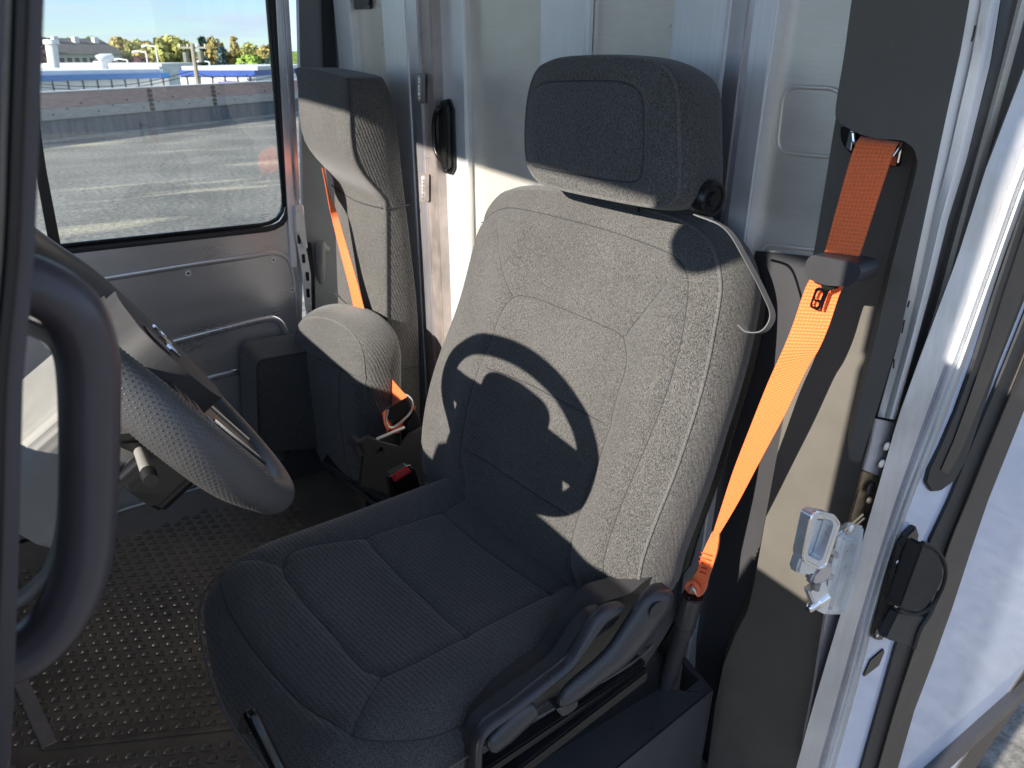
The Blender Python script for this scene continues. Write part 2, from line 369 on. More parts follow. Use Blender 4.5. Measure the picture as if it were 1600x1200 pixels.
# half-round studs of the mat
e1 = Vector((0.355, -0.176, 0)).normalized(); e2 = Vector((0.176, 0.355, 0)).normalized()
def stud_bm(bm, M):
    pr = [(-0.010, 0.0055), (0.010, 0.0055)] + [(0.010*math.cos(t), 0.0015-0.0095*math.sin(t)) for t in np.linspace(0.15, math.pi-0.15, 7)]
    lo = [bm.verts.new(M @ Vector((x, y, 0))) for x, y in pr]; mi = [bm.verts.new(M @ Vector((x*0.9, y*0.9, 0.0032))) for x, y in pr]
    inn = [bm.verts.new(M @ Vector((x*0.62, y*0.56, 0.0004))) for x, y in pr]; n = len(pr)
    for i in range(n):
        j = (i+1) % n; bm.faces.new((lo[i], lo[j], mi[j], mi[i])); bm.faces.new((mi[i], mi[j], inn[j], inn[i]))
    bm.faces.new(inn)
base = on(2, ZF, 230, 1151); spots = []
for i in range(-24, 34):
    for j in range(-9, 40):
        p = base + e1*(i*0.031 + (0.0155 if j % 2 else 0)) + e2*(0.016+j*0.0265)
        if j < 0: p = base + e1*(i*0.036+(0.018 if j % 2 else 0)) + e2*(-0.014+j*0.030)
        if -0.30 < p.x < 0.62 and 0.95 < p.y < 2.05:
            spots.append((p.length, p, j < 0))
def vis(p):
    d = p; t = d.dot(Vector(cF)); u = 800+FPX*d.dot(Vector(cR))/t; v = 600-FPX*d.dot(Vector(cU))/t
    return 0 < u < 470 and 780 < v < 1215
spots = [s for s in spots if vis(s[1])]; spots.sort(key=lambda s: s[0])
ang = math.atan2(e1.y, e1.x)
sm = bpy.data.meshes.new('floor_stud'); bm = bmesh.new(); stud_bm(bm, Matrix.Identity(4)); bmesh.ops.recalc_face_normals(bm, faces=bm.faces); bm.to_mesh(sm); bm.free(); sm.materials.append(MAT_FLOOR)
for k, (_, p, near) in enumerate(spots[:290]):
    o = link('floor_stud', sm, fl); o.location = (p.x, p.y, ZF+0.0002); o.rotation_euler = (0, 0, ang+math.pi); o.scale = (1.12,)*3 if near else (1, 1, 1)
bm = bmesh.new()
for _, p, near in spots[290:]:
    stud_bm(bm, Matrix.Translation((p.x, p.y, ZF+0.0002)) @ Matrix.Rotation(ang+math.pi, 4, 'Z'))
bmo('far_floor_studs', bm, MAT_FLOOR, fl, kind='stuff')
a, b = pz(ZF, (70, 1169), (395, 1133)); prism('mat_seam', [a+Vector((0, 0, .0005)), b+Vector((0, 0, .0005)), b-e2*0.006+Vector((0, 0, .0005)), a-e2*0.006+Vector((0, 0, .0005))], (0, 0, 0.0022), MAT_FLOOR, fl)
# metal strip that stands at the step edge lower left
a, b = pz(ZF, (30, 1060), (78, 1166)); d = (b-a).normalized(); s_ = Vector((-d.y, d.x, 0))*-0.014
prism('step_edge_strip', [a-s_, b-s_, b+s_, a+s_], (0, 0, 0.004), STEELB, fl, 0.0015)
# roof and front of the cab
rf = struct('cab_roof')
box('roof_panel', (-0.62, 0.36, ZR), (2.6, YW+0.08, ZR+0.04), GREYP, rf)
box('windscreen_header', (-0.66, 0.22, 0.462), (-0.56, YW+0.08, ZR+0.04), BLACK, rf, 0.008)
box('door_header', (-0.60, 0.25, 0.46), (0.93, 0.42, ZR+0.04), GREYP, rf, 0.01)  # unseen beam added to stop sun reaching the top of the pillar trim
cg = struct('cargo_area')
box('cargo_floor_wall', (2.6, 0.38, ZF), (2.64, YW, ZR), ALUP, cg)
box('cargo_side', (0.98, YW+0.01, ZF), (2.6, YW+0.05, ZR), ALUP, cg)
fw = struct('cab_front_wall')
box('cowl_panel', (-1.05, 0.40, ZF), (-1.0, YW+0.05, -0.42), DARKGREY, fw)
box('right_screen_pillar', (-0.66, YW-0.27, -0.50), (-0.56, YW+0.07, 0.48), BLACK, fw, 0.01)  # unseen pillar, widened inward to keep sun off the passenger door
# ---------------------------------------------------------------- bulkhead
bh = struct('bulkhead')
def vbar(name, u0, u1, x0, depth, mat, parent=bh, z0=ZF, z1=ZR, bev=0.003):
    y0, y1 = yb(u0, x0), yb(u1, x0)
    return box(name, (x0, min(y0, y1), z0), (x0+depth, max(y0, y1), z1), mat, parent, bev)
vbar('corner_angle', 520, 545, 0.905, 0.03, ALUB)
vbar('bulkhead_panel', 541, 599, 0.925, 0.01, ALUP, bev=0)
vbar('extrusion', 595, 631, 0.905, 0.04, ALUB)
vbar('extrusion_lip', 628.5, 632.5, 0.898, 0.01, ALUB)
vbar('post', 633, 651, 0.900, 0.05, STEEL)
vbar('post_flange', 651.5, 671, 0.906, 0.05, STEELB, bev=0.002)
vbar('fixed_extrusion', 1178, 1216, 0.905, 0.05, ALU)
vbar('bulkhead_panel', 1212, 1345, 0.925, 0.01, ALUP, bev=0)
vbar('door_seal', 670, 683.5, 0.955, 0.03, RUB, bev=0)
vbar('door_seal', 1171, 1179, 0.965, 0.03, RUB, bev=0)
# continuation of the side wall between bulkhead and body skin
box('side_return', (0.93, 0.44, ZF), (0.945, yb(1340), ZR), ALUP, bh)
def rivet(u, v, x, parent, r=0.0045, mat=ALUB, nm='rivet', h=0.002):
    p = on(0, x, u, v)
    return lathe(nm, p, (-1, 0, 0), [(0, r), (h*0.6, r*0.9), (h, r*0.5)], mat, parent, 10)
for u, v in [(1219, 37), (1204, 150), (1191, 224), (1178, 308), (546, 45), (546, 58), (592, 42), (596, 68), (549, 108), (592, 8)]:
    rivet(u, v, 0.925, bh)
for u, v in [(655, 8), (658, 55), (661, 95), (671, 364), (672, 388), (675, 433), (674, 483), (677, 511), (677, 549), (666, 205), (668, 245)]:
    rivet(u, v, 0.906, bh, 0.004, STEELB, 'dimple', 0.0012)
for u, v0, v1 in ((655, 118, 158), (661, 275, 311)):
    a, b = px(0.899, (u, v0), (u, v1)); pts = [a.lerp(b, t)+Vector((0, 0.0008*math.sin(t*40), 0)) for t in np.linspace(0, 1, 26)]
    rr = [0.0045*(0.75+0.25*abs(math.sin(t*26*1.3)))*(0.5+0.5*min(1, t*8, (1-t)*8)) for t in np.linspace(0, 1, 26)]
    bmo('weld_bead', tube_bm(pts, rr, n=8), ZINC, bh, smooth=True)
    bmo('weld_scorch', prism_bm(rpoly([p+Vector((0, 0, 0)) for p in px(0.8995, (u-6, v0-4), (u+9, v0-4), (u+9, v1+4), (u-6, v1+4))], 0.006, 4), (0.0008, 0, 0)), STEELB, bh)
# embossed stiffening field of the right hand panel
for loop_ in ([(1225, 135), (1318, 139), (1312, 247), (1213, 238)], [(1192, 382), (1290, 392), (1270, 520), (1168, 505)]):
    q = rpoly(px(0.925, *loop_), 0.022, 6)
    bmo('embossed_bead', tube_bm(q, 0.0032, True, 8, flat=(0.0016, (1, 0, 0))), ALUP, bh, smooth=True)
p = px(0.921, (1180, 392), (1278, 402), (1250, 540), (1188, 900), (1172, 970), (1105, 1240), (1075, 1240), (1094, 900), (1112, 740), (1150, 560))
prism('lower_trim_panel', p, (0.003, 0, 0), DARKGREY, bh)
for u, v in [(1112, 737), (1101, 813)]: rivet(u, v, 0.921, bh, 0.004, PLAS)
# recessed latch at the top of the narrow panel
lt = thing('paddle_latch', 'small black flush latch at the top of the narrow riveted panel behind the jump seat', 'latch')
prism('latch_frame', rpoly(px(0.924, (553, -14), (582, -14), (582, 14), (556, 15)), 0.008, 4), (-0.006, 0, 0), BLACK, lt, 0.001)
prism('latch_paddle', rpoly(px(0.917, (558, -12), (577, -12), (578, 8), (560, 9)), 0.005, 4), (-0.003, 0, 0), PLAS, lt, 0.001)
# ---------------------------------------------------------------- sliding door in the bulkhead
sl = thing('sliding_door', 'ribbed aluminium sliding door in the bulkhead behind the driver seat', 'door')
vbar('door_stile', 683, 722, 0.932, 0.03, ALU, sl)
vbar('door_stile_edge', 719, 722.5, 0.928, 0.01, ALUB, sl)
vbar('door_panel', 722, 848, 0.951, 0.008, ALUP, sl, bev=0)
for ua, ub in ((846, 918), (1054, 1142)):
    vbar('door_rib', ua, ub, 0.935, 0.02, ALUB, sl, bev=0.006)
    vbar('rib_flange', ua-1, ua+9, 0.947, 0.006, ALUB, sl, bev=0.001)
vbar('door_panel', 918, 1056, 0.951, 0.008, ALUP, sl, bev=0)
vbar('door_stile', 1142, 1171, 0.930, 0.03, STEEL, sl)
for u, v in [(724, 137), (726, 274), (870, 47), (1046, 40)]: rivet(u, v, 0.950, sl, 0.003)
hd = thing('door_pull', 'black moulded pull handle on the edge of the sliding bulkhead door', 'door handle')
prism('handle_plate', px(0.930, (691, 158), (704, 154), (711, 172), (713, 262), (708, 272), (694, 268), (689, 262), (688, 180)), (-0.008, 0, 0), BLACK, hd, 0.002)
prism('handle_ridge', px(0.921, (694, 166), (702, 162), (705, 175), (707, 262), (699, 266), (694, 250)), (-0.014, 0, 0), BLACK, hd, 0.003)
g = smooth_pts([on(0, 0.915, 693, 166)] + px(0.90, (683, 172), (678, 190), (679, 225), (684, 243)) + [on(0, 0.915, 696, 258)], 6)
tube('handle_grip', g, 0.0055, BLACK, hd, n=10)
prism('handle_cup', px(0.919, (684, 176), (694, 170), (697, 256), (688, 246), (683, 226)), (-0.004, 0, 0), GLOSS, hd, 0.001)

# ================================================================ passenger side wall and door
sw = struct('passenger_side_wall')
prism('rear_wall_panel', py(YW+0.004, (466, -30), (530, -30), (530, 520), (640, 900), (520, 900), (476, 430)), (0, 0.02, 0), GREYP, sw)
prism('black_corner_trim', py(YW-0.010, (503, -30), (520, -30), (527, 110), (531, 260), (520, 260), (508, 110)), (0, 0.012, 0), RUB, sw, 0.003)
box('wall_fill', (-1.0, YW+0.03, ZF-0.1), (1.0, YW+0.05, -0.95), GREYP, sw)
prism('wheel_housing', rpoly(py(2.06, (470, 690), (520, 690), (500, 790), (420, 790), (430, 730)), 0.03), (0, 0.14, 0), DARKGREY, sw, 0.01)
pd = thing('passenger_door', 'brushed metal passenger door with large rubber framed window', 'car door')
# window opening in x,z of plane y=YW
win = [(0.151, 0.30), (0.150, -0.32), (0.138, -0.575), (0.706, -0.590), (0.741, -0.015), (0.757, 0.30)]
def P3(l, y): return [Vector((x, y, z)) for x, z in l]
wr = rpoly(win, [0.02, 0.002, 0.02, 0.055, 0.002, 0.03], 7)
# one big window aperture that also takes the front quarter pane
ap = rpoly([(-0.42, 0.30), (-0.34, -0.555), (0.722, -0.603), (0.752, -0.015), (0.768, 0.31)], [0.03, 0.05, 0.07, 0.002, 0.04], 7)
otr = [(-0.62, 0.46), (-0.60, -1.352), (0.66, -1.352), (0.755, -0.66), (0.80, 0.46)]
an = resample(ap, 160); cc = an.mean(0)
def radial(poly, pts, c):
    P = np.array(poly); o_ = []
    for q in pts:
        d = q-c; best = None
        for i in range(len(P)):
            a, b = P[i], P[(i+1) % len(P)]; M2 = np.array([d, a-b]).T
            if abs(np.linalg.det(M2)) < 1e-9: continue
            t, s = np.linalg.solve(M2, a-c)
            if t > 0 and -1e-6 <= s <= 1+1e-6 and (best is None or t < best): best = t
        o_.append(c+d*best)
    return o_
outr = radial(otr, an, cc)
ring_plate('inner_skin', P3(outr, YW), P3(an, YW), (0, 0.012, 0), DOORM, pd)
# rubber gasket
gk = resample(ap, 160); tube('window_gasket', [Vector((x, YW-0.002, z)) for x, z in gk], 0.0085, RUB, pd, True, 8, flat=(0.007, (0, 1, 0)))
inn = [((x-cc[0])*0.982+cc[0], (z-cc[1])*0.972+cc[1]) for x, z in gk]
tube('gasket_lip', [Vector((x, YW+0.004, z)) for x, z in inn], 0.006, BLACK, pd, True, 6, flat=(0.006, (0, 1, 0)))
prism('window_divider', py(YW-0.004, (40, 40), (58, 40), (63, 200), (72, 262), (98, 397), (80, 399), (56, 270), (46, 200)), (0, 0.014, 0), BLACK, pd, 0.002)
gp = prism('window_pane', P3([((x-cc[0])*0.99+cc[0], (z-cc[1])*0.99+cc[1]) for x, z in ap], YW+0.006), (0, 0.004, 0), GLASS, pd)
# pressed beads of the door skin
def bead(pts, w=0.009, y=YW, hgt=0.0025, mat=DOORM):
    q = smooth_pts(py(y, *pts), 5)
    return bmo('pressed_bead', tube_bm(q, w, False, 10, flat=(hgt, (0, 1, 0))), mat, pd, smooth=True)
bead([(120, 443), (200, 430), (300, 414), (380, 402), (425, 395), (448, 402), (458, 425), (465, 470), (474, 545)], 0.008)
bead([(150, 566), (262, 537), (340, 517), (410, 500), (432, 500), (444, 515), (452, 550)], 0.010, hgt=0.004)
bead([(180, 640), (300, 599), (375, 580)], 0.010, hgt=0.004)
bead([(140, 815), (205, 793), (277, 772), (350, 751)], 0.005, hgt=0.006, mat=ALUB)
prism('kick_plate', py(YW-0.006, (120, 830), (205, 800), (350, 757), (430, 735), (440, 790), (350, 820), (130, 880)), (0, 0.006, 0), ALUP, pd)
for u, v, r in [(294, 427, 0.0085), (427, 406, 0.0075), (457, 453, 0.0075), (332, 748, .007)]:
    p = on(1, YW, u, v)
    s = lathe('screw', p, (0, -1, 0), [(0, r), (0.003, r*0.92), (0.003, r*0.55), (0.001, r*0.5)], ALUB, pd, 16)
    lathe('screw_socket', p+Vector((0, -0.0008, 0)), (0, -1, 0), [(0, r*0.42), (0.0014, r*0.36)], GLOSS, s, 6)
for k in range(3):    # small etched maker's mark in the glass corner
    a, b = py(YW+0.003, (407, 336+k*4), (421-k*3, 334+k*4)); tube('etched_mark', [a, b], 0.0006, GREYPL, pd, n=4)
# hinge side: galvanised edge, hinge leaf with slots
hg = pd
prism('hinge_edge', py(YW-0.012, (430, -30), (437, -30), (446, 120), (460, 320), (465, 418), (456, 418), (449, 320), (438, 120)), (0, 0.012, 0), ALUB, hg, 0.002)
prism('hinge_channel', py(YW-0.022, (442, -30), (450, -30), (459, 120), (470, 310), (464, 315), (452, 120)), (0, 0.012, 0), STEEL, hg, 0.002)
prism('hinge_knuckle', py(YW-0.030, (461, 322), (474, 320), (478, 362), (481, 388), (475, 390), (468, 365), (462, 362)), (0, 0.018, 0), ZINC, hg, 0.002)
hl = prism('hinge_leaf', py(YW-0.024, (461, 363), (470, 362), (480, 395), (486, 430), (487, 488), (478, 484), (472, 425)), (0, 0.006, 0), ZINC, hg, 0.001)
for u, v in [(467, 374), (474, 404), (480, 432), (481, 458)]:
    prism('slot', rpoly(py(YW-0.0252, (u-2.5, v-7), (u+2.5, v-7), (u+3.5, v+7), (u-1.5, v+7)), 0.003, 3), (0, 0.0008, 0), GLOSS, hl)
prism('backing_strip', py(YW-0.014, (476, 375), (486, 380), (492, 430), (493, 490), (484, 490)), (0, 0.01, 0), BLACK, hg)
gt = thing('grab_tube', 'upright grey padded grab tube beside the jump seat', 'handrail')
a, b = px(0.80, (500, 388), (497, 560)); pts = smooth_pts([a+Vector((0.02, 0, -0.01)), a+Vector((0.004, 0, 0.004)), a+Vector((0, 0, -0.02)), b], 5)
tube('tube', pts, 0.015, GREYPL, gt, n=14)
tube('tube_foot', [b, b+Vector((0.08, 0, -0.02))], 0.015, GREYPL, gt, n=14)
bx = thing('storage_box', 'dark upholstered box with rounded top against the passenger door', 'box')
prism('box_body', rpoly(py(2.03, (399, 562), (500, 545), (500, 700), (404, 708)), [0.03, 0.02, 0.01, 0.01], 5), (-0.0, 0.15, 0), FABR, bx, 0.012, 3)
tube('box_piping', smooth_pts(py(2.028, (406, 700), (403, 600), (404, 570), (420, 562), (490, 549)), 6), 0.002, THREAD, bx, n=6)

# ================================================================ jump seat
js = thing('jump_seat', 'tall narrow grey fabric jump seat with its cushion folded up', 'seat')
JY0, JY1 = 1.72, 2.05
fr = [(p.x, p.z) for p in py(JY0, (542, 122), (545, 160), (546, 205), (552, 245), (565, 270), (582, 290), (597, 308), (602, 326), (603, 400), (604, 520), (607, 640), (610, 700))]
bk = [(p.x, p.z) for p in py(JY0, (600, 122), (612, 145), (622, 200), (632, 290), (645, 400), (655, 500), (658, 640), (664, 720))]
prof = [tuple(q) for q in resample(smooth_pts(fr, 4), 40, False)] + [tuple(q) for q in resample(smooth_pts(bk, 3), 40, False)][::-1]
def loft(name, prof, ys, mat, parent, insets):
    """side profile carried across y with edge rounding"""
    bm = bmesh.new(); P = np.array(prof); c = P.mean(0); rings = []
    n = len(P); tn = np.roll(P, -1, 0)-np.roll(P, 1, 0); tn /= np.linalg.norm(tn, axis=1)[:, None]+1e-9; nm = np.stack([tn[:, 1], -tn[:, 0]], 1)
    if np.sum((P-c)*nm) < 0: nm = -nm
    for y, i in zip(ys, insets): rings.append([bm.verts.new((p[0], y, p[1])) for p in P-nm*i])
    for A, B in zip(rings, rings[1:]):
        for k in range(n): bm.faces.new((A[k], A[(k+1) % n], B[(k+1) % n], B[k]))
    for r_ in (rings[0], rings[-1]):
        for k in range(n//2-1): bm.faces.new((r_[k], r_[k+1], r_[n-2-k], r_[n-1-k]))
    return bmo(name, bm, mat, parent, smooth='auto')
jb = loft('backrest', prof, [JY0, JY0+0.002, JY0+0.008, JY0+0.02, JY0+0.05, (JY0+JY1)/2, JY1-0.05, JY1-0.02, JY1-0.006, JY1], FAB, js, [0.006, 0.003, 0.0, -0.002, -0.004, -0.005, -0.004, 0.0, 0.004, 0.010])
me = jb.data; me.materials.append(FABR)
for p in me.polygons:
    if abs(p.normal.y) > 0.8: p.material_index = 1
fl3 = [Vector((x+0.0035, JY0+0.001, z)) for x, z in smooth_pts([(a_[0]-0.0, a_[1]) for a_ in fr], 5)]
tube('piping', fl3, 0.0026, THREAD, jb, n=6)
for (uv0, uv1) in (((602, 327), (640, 320)), ((607, 580), (657, 572))):
    a, b = py(JY0-0.001, uv0, uv1); tube('seam', [a.lerp(b, t) for t in np.linspace(0, 1, 6)], 0.0012, THREAD, jb, n=5)
for z_, dz in ((fr[7][1], 0.0), (-0.80, 0.03)):
    x_ = np.interp(-z_, [-q[1] for q in fr], [q[0] for q in fr])
    pts = [Vector((x_-0.0045-0.0005*math.sin(t*math.pi), JY0+0.01+t*(JY1-JY0-0.02), z_+dz*t-0.012*math.sin(t*math.pi)*(1 if dz == 0 else 0))) for t in np.linspace(0, 1, 16)]
    tube('seam', pts, 0.0016, THREAD, jb, n=5)
# folded cushion
FO = np.array([0.665, 1.88, -0.90]); fA = np.array([0, 1, 0.]); fB = np.array([0, 0, 1.]); fN = np.array([-1, 0, 0.])
pf = planeproj(FO, fN, fA, fB)
ol = pf((457, 550), (457, 520), (466, 502), (490, 497), (524, 508), (548, 530), (560, 560), (562, 600), (564, 650), (566, 700), (567, 740), (545, 752), (520, 742), (500, 728), (484, 690), (468, 620))
ol = smooth_pts(ol, 5, True)
jc = Pad(FO, fA, fB, fN, ol, 0.115, w=0.05, drop=0.014, r=0.012, bulge=0.012, nth=140, rings=24, groove=0.004, seams=[pf((459, 545), (500, 565), (561, 592))])
jcm = jc.mesh('folded_cushion', FABR, js)
bmo('piping', tube_bm(jc.line(jc.out, 0.0), 0.0022, True, 6), PIPING, jcm, smooth=True)
jc.seam(pf((459, 545), (500, 562), (561, 592)), jcm); jc.seam(pf((530, 578), (530, 650), (545, 748)), jcm)

# bracket and rail
brk = prism('hinge_bracket', py(1.60, (556, 692), (576, 682), (598, 692), (626, 700), (640, 680), (662, 668), (664, 780), (640, 790), (600, 770), (562, 760), (570, 712)), (0, 0.012, 0), DARKGREY, js, 0.002)
p = on(1, 1.598, 595, 702); lathe('bolt_hole', p, (0, -1, 0), [(0, 0.006), (0.001, 0.006)], GLOSS, brk, 12)
prism('bracket_flange', py(1.60, (556, 692), (566, 690), (572, 712), (562, 716), (554, 706)), (0, 0.05, 0), DARKGREY, brk, 0.002)
tube('recline_rod', py(1.61, (588, 686), (632, 668)), 0.004, ZINC, js, n=8)
a, b = pz(-1.24, (512, 716), (625, 800)); tube('mount_rail', [a, b], 0.014, BLACK, js, n=4)
a, b = pz(-1.27, (505, 722), (600, 800)); tube('mount_rail', [a, b], 0.008, DARKGREY, js, n=4)
tube('mount_post', [Vector((0.72, 1.75, -1.34)), Vector((0.72, 1.75, -1.0))], 0.03, BLACK, js, n=8)
tube('mount_post', [Vector((0.72, 2.02, -1.34)), Vector((0.72, 2.02, -1.0))], 0.03, BLACK, js, n=8)

# ================================================================ webbing helper
def webbing(name, left, right, mat, parent, th=0.0012, van=True):
    """strap surface between two edge polylines, with thickness"""
    n = len(left); bm = bmesh.new(); uvl = bm.loops.layers.uv.new('UVMap'); K = 6
    acc = 0; rows = []; vs = []
    for i in range(n):
        if i: acc += (((left[i]+right[i])-(left[i-1]+right[i-1]))*0.5).length
        vs.append(acc); d = right[i]-left[i]; t = (left[min(i+1, n-1)]-left[max(i-1, 0)])
        nn = d.cross(t); nn = nn.normalized() if nn.length > 1e-9 else Vector((-1, 0, 0))
        rows.append([[bm.verts.new(left[i]+d*(k/K)+nn*s) for k in range(K+1)] for s in (-th/2, th/2)])
    def F(a, b, c, d_, uv):
        f = bm.faces.new((a, b, c, d_))
        for l, q in zip(f.loops, uv): l[uvl].uv = q
    for i in range(n-1):
        for s in (0, 1):
            for k in range(K):
                F(rows[i][s][k], rows[i][s][k+1], rows[i+1][s][k+1], rows[i+1][s][k], [(k/K, vs[i]), ((k+1)/K, vs[i]), ((k+1)/K, vs[i+1]), (k/K, vs[i+1])])
        for k in (0, K):
            F(rows[i][0][k], rows[i][1][k], rows[i+1][1][k], rows[i+1][0][k], [(0, vs[i]), (0, vs[i]), (0, vs[i+1]), (0, vs[i+1])])
    for i in (0, n-1):
        for k in range(K): F(rows[i][0][k], rows[i][0][k+1], rows[i][1][k+1], rows[i][1][k], [(0, 0)]*4)
    return bmo(name, bm, mat, parent, smooth='auto', van=van)
def v3(l): return [Vector(q) for q in l]
# jump seat belt
jbt = thing('seat_belt', 'narrow orange belt across the jump seat, sunlit above and shaded at its buckle', 'seat belt', 'orange seat belts')
Lp = v3(smooth_pts([on(0, 0.765, 503, 262), on(0, 0.745, 509, 292), on(0, 0.745, 517, 335), on(0, 0.748, 532, 395), on(0, 0.75, 545, 445), on(0, 0.745, 560, 505), on(0, 0.742, 590, 580), on(0, 0.74, 603, 640)], 8))
Rp = v3(smooth_pts([on(0, 0.810, 508, 262), on(0, 0.79, 514, 295), on(0, 0.762, 527, 335), on(0, 0.762, 544, 392), on(0, 0.762, 558, 440), on(0, 0.750, 578, 512), on(0, 0.744, 606, 582), on(0, 0.745, 636, 620)], 8))
webbing('webbing', Lp, Rp, ORANGE, jbt)
jbk = prism('buckle_bracket', py(1.63, (606, 640), (628, 620), (641, 628), (636, 650), (614, 668), (604, 655)), (0, 0.012, 0), BLACK, jbt, 0.003)
tube('buckle_ring', smooth_pts(py(1.622, (606, 640), (603, 658), (614, 668), (640, 646), (644, 628), (634, 617), (622, 620)), 5), 0.003, ZINC, jbt, n=8)
prism('latch_tongue', py(1.632, (600, 650), (618, 664), (642, 648), (650, 634), (645, 655), (622, 678), (602, 668)), (0, 0.006, 0), ORANGE, jbt, 0.001)
webbing('webbing_tail', py(1.634, (603, 640), (604, 655), (610, 662)), py(1.628, (597, 645), (600, 662), (606, 676)), ORANGE, jbt)
prism('buckle_body', py(1.62, (633, 662), (648, 640), (656, 656), (662, 700), (640, 712), (634, 690)), (0, 0.03, 0), BLACK, jbt, 0.004)
# driver's buckle beside the seat
dbk = thing('belt_buckle', 'black seat belt buckle with a red press button beside the seat cushion', 'buckle')
by = 1.25
prism('buckle_body', py(by, (608, 744), (638, 728), (650, 736), (664, 785), (630, 805), (616, 800)), (0, 0.022, 0), BLACK, dbk, 0.004, 3)
rb = prism('press_button', py(by-0.003, (611, 745), (637, 731), (644, 737), (617, 754)), (0, 0.006, 0.0015), REDP, dbk, 0.001)
for k in range(5):
    a, b = py(by-0.0036, (620+k*4, 747-k*2.2), (622+k*4, 741-k*2.2)); tube('button_letter', [a, b], 0.0005, STITCH, rb, n=4)
tube('buckle_trim', smooth_pts(py(by-0.002, (608, 745), (636, 728), (649, 735), (663, 783)), 4), 0.0011, CHROME, dbk, n=6)
tube('buckle_stalk', [on(1, by+0.01, 640, 800), on(1, by+0.01, 665, 860)], 0.009, BLACK, dbk, n=8)

# ================================================================ driver seat
ds = thing('driver_seat', 'high backed grey fabric driver seat with separate headrest, striped by a steering wheel shadow', 'seat')
# cushion ------------------------------------------------------
CO = np.array([0.40, 0.915, -0.862]); cA = np.array([0, 1., 0]); cB = np.array([1., 0, 0]); cN = np.array([0, 0, 1.])
pc = planeproj(CO, cN, cA, cB)
inner = pc((895, 908), (800, 955), (728, 992), (655, 1032), (622, 1046), (597, 1051), (565, 1038), (525, 990), (480, 940), (452, 906), (442, 888), (450, 872), (480, 858), (570, 838), (640, 815), (690, 797), (728, 778))
inner = [tuple(q) for q in smooth_pts(inner, 5)]
xs = pc((570, 838), (620, 888), (675, 940), (728, 992)); rs = pc((690, 797), (750, 845), (818, 893), (880, 926)) 
rs = [rs[0], rs[1], rs[2], pc((862, 925))[0]]
dl = pc((345, 877), (400, 878), (444, 884)); dr = pc((598, 1051), (575, 1100), (551, 1148))
outs = pc((345, 877), (341, 895), (352, 930), (385, 985), (440, 1055), (500, 1115), (551, 1148), (600, 1150), (680, 1128), (780, 1075), (880, 1010), (925, 965))
outs = [tuple(q) for q in smooth_pts(outs, 5)]
outl = [(-0.262, 0.27), (-0.262, 0.0), (-0.262, -0.14), (-0.245, -0.205), (-0.19, -0.243), (-0.09, -0.262), (0, -0.268), (0.09, -0.262), (0.19, -0.243), (0.245, -0.205), (0.262, -0.14), (0.262, 0), (0.262, 0.27), (0.2, 0.30), (0, 0.30), (-0.2, 0.30)]
outl = smooth_pts(outl, 8, True)
def cadd(a, b): return 0.014*np.exp(-((np.abs(a)-0.20)/0.05)**2) - 0.006*np.exp(-(a/0.15)**2) - 0.02*np.clip((-b-0.12)/0.15, 0, 1)**2
cu = Pad(CO, cA, cB, cN, outl, 0.115, w=0.06, drop=0.028, r=0.02, bulge=0.010, taper=0.02, seams=[inner, xs, rs, dl, dr, outs], groove=0.0055, gw=0.009, add=cadd, nth=360, rings=120)
cm = cu.mesh('seat_cushion', FABR, ds)
for s_ in (inner, xs, rs, dl, dr, outs): cu.seam(s_, cm, r=0.0012)
# lower piping running round the border
pp = cu.out; tn = np.roll(pp, -1, 0)-np.roll(pp, 1, 0); tn /= np.linalg.norm(tn, axis=1)[:, None]; nm = np.stack([tn[:, 1], -tn[:, 0]], 1)
bmo('piping', tube_bm(cu.to3(pp+nm*0.028, np.full(len(pp), -0.055)), 0.0022, True, 6), PIPING, cm, smooth=True)
prism('seat_pan', [Vector((0.20, 0.70, -0.975)), Vector((0.66, 0.70, -0.975)), Vector((0.66, 1.13, -0.975)), Vector((0.20, 1.13, -0.975))], (0, 0, -0.05), BLACK, ds, 0.01)
# backrest -----------------------------------------------------
BO = np.array([0.622, 0.915, -0.872]); bB = np.array([0.293, 0, 0.956]); bB /= np.linalg.norm(bB); bA = np.array([0, 1., 0]); bN = np.array([-bB[2], 0, bB[0]])
pb = planeproj(BO, bN, bA, bB); pbo = planeproj(BO-bN*0.020, bN, bA, bB)
bo = pbo((795, 298), (850, 296), (920, 305), (990, 323), (1060, 343), (1098, 368), (1118, 400), (1127, 440), (1124, 480), (1110, 550), (1094, 610), (1076, 670), (1053, 750), (1033, 810), (1012, 870), (1000, 915), (985, 930), (930, 948), (900, 930), (800, 862), (700, 785), (668, 752), (660, 730), (660, 690), (668, 640), (690, 560), (715, 470), (735, 395), (752, 345), (770, 315))
bo = [tuple(q) for q in smooth_pts(bo, 5, True)]
s_top = smooth_pts(pb((735, 345), (780, 325), (830, 330), (930, 355), (1010, 382), (1050, 400), (1070, 425), (1075, 455), (1068, 520), (1045, 600), (1015, 690), (985, 780), (955, 870), (945, 935)), 5)
s_in = smooth_pts(pb((728, 760), (730, 710), (742, 650), (757, 580), (770, 540), (782, 500), (792, 478), (805, 463), (830, 465), (880, 485), (940, 510), (962, 522), (972, 545), (973, 575), (960, 620), (948, 690), (930, 760), (905, 820), (893, 870), (897, 910)), 5)
s_dl = pb((773, 345), (780, 390), (792, 430), (800, 462)); s_dr = pb((1045, 440), (1010, 480), (970, 524))
s_x1 = pb((768, 575), (830, 603), (890, 635), (948, 665)); s_x2 = pb((742, 706), (790, 740), (850, 780), (893, 805))
s_lf = smooth_pts(pb((715, 470), (700, 540), (680, 620), (668, 700)), 4)
sms = [s_top, s_in, s_dl, s_dr, s_x1, s_x2]
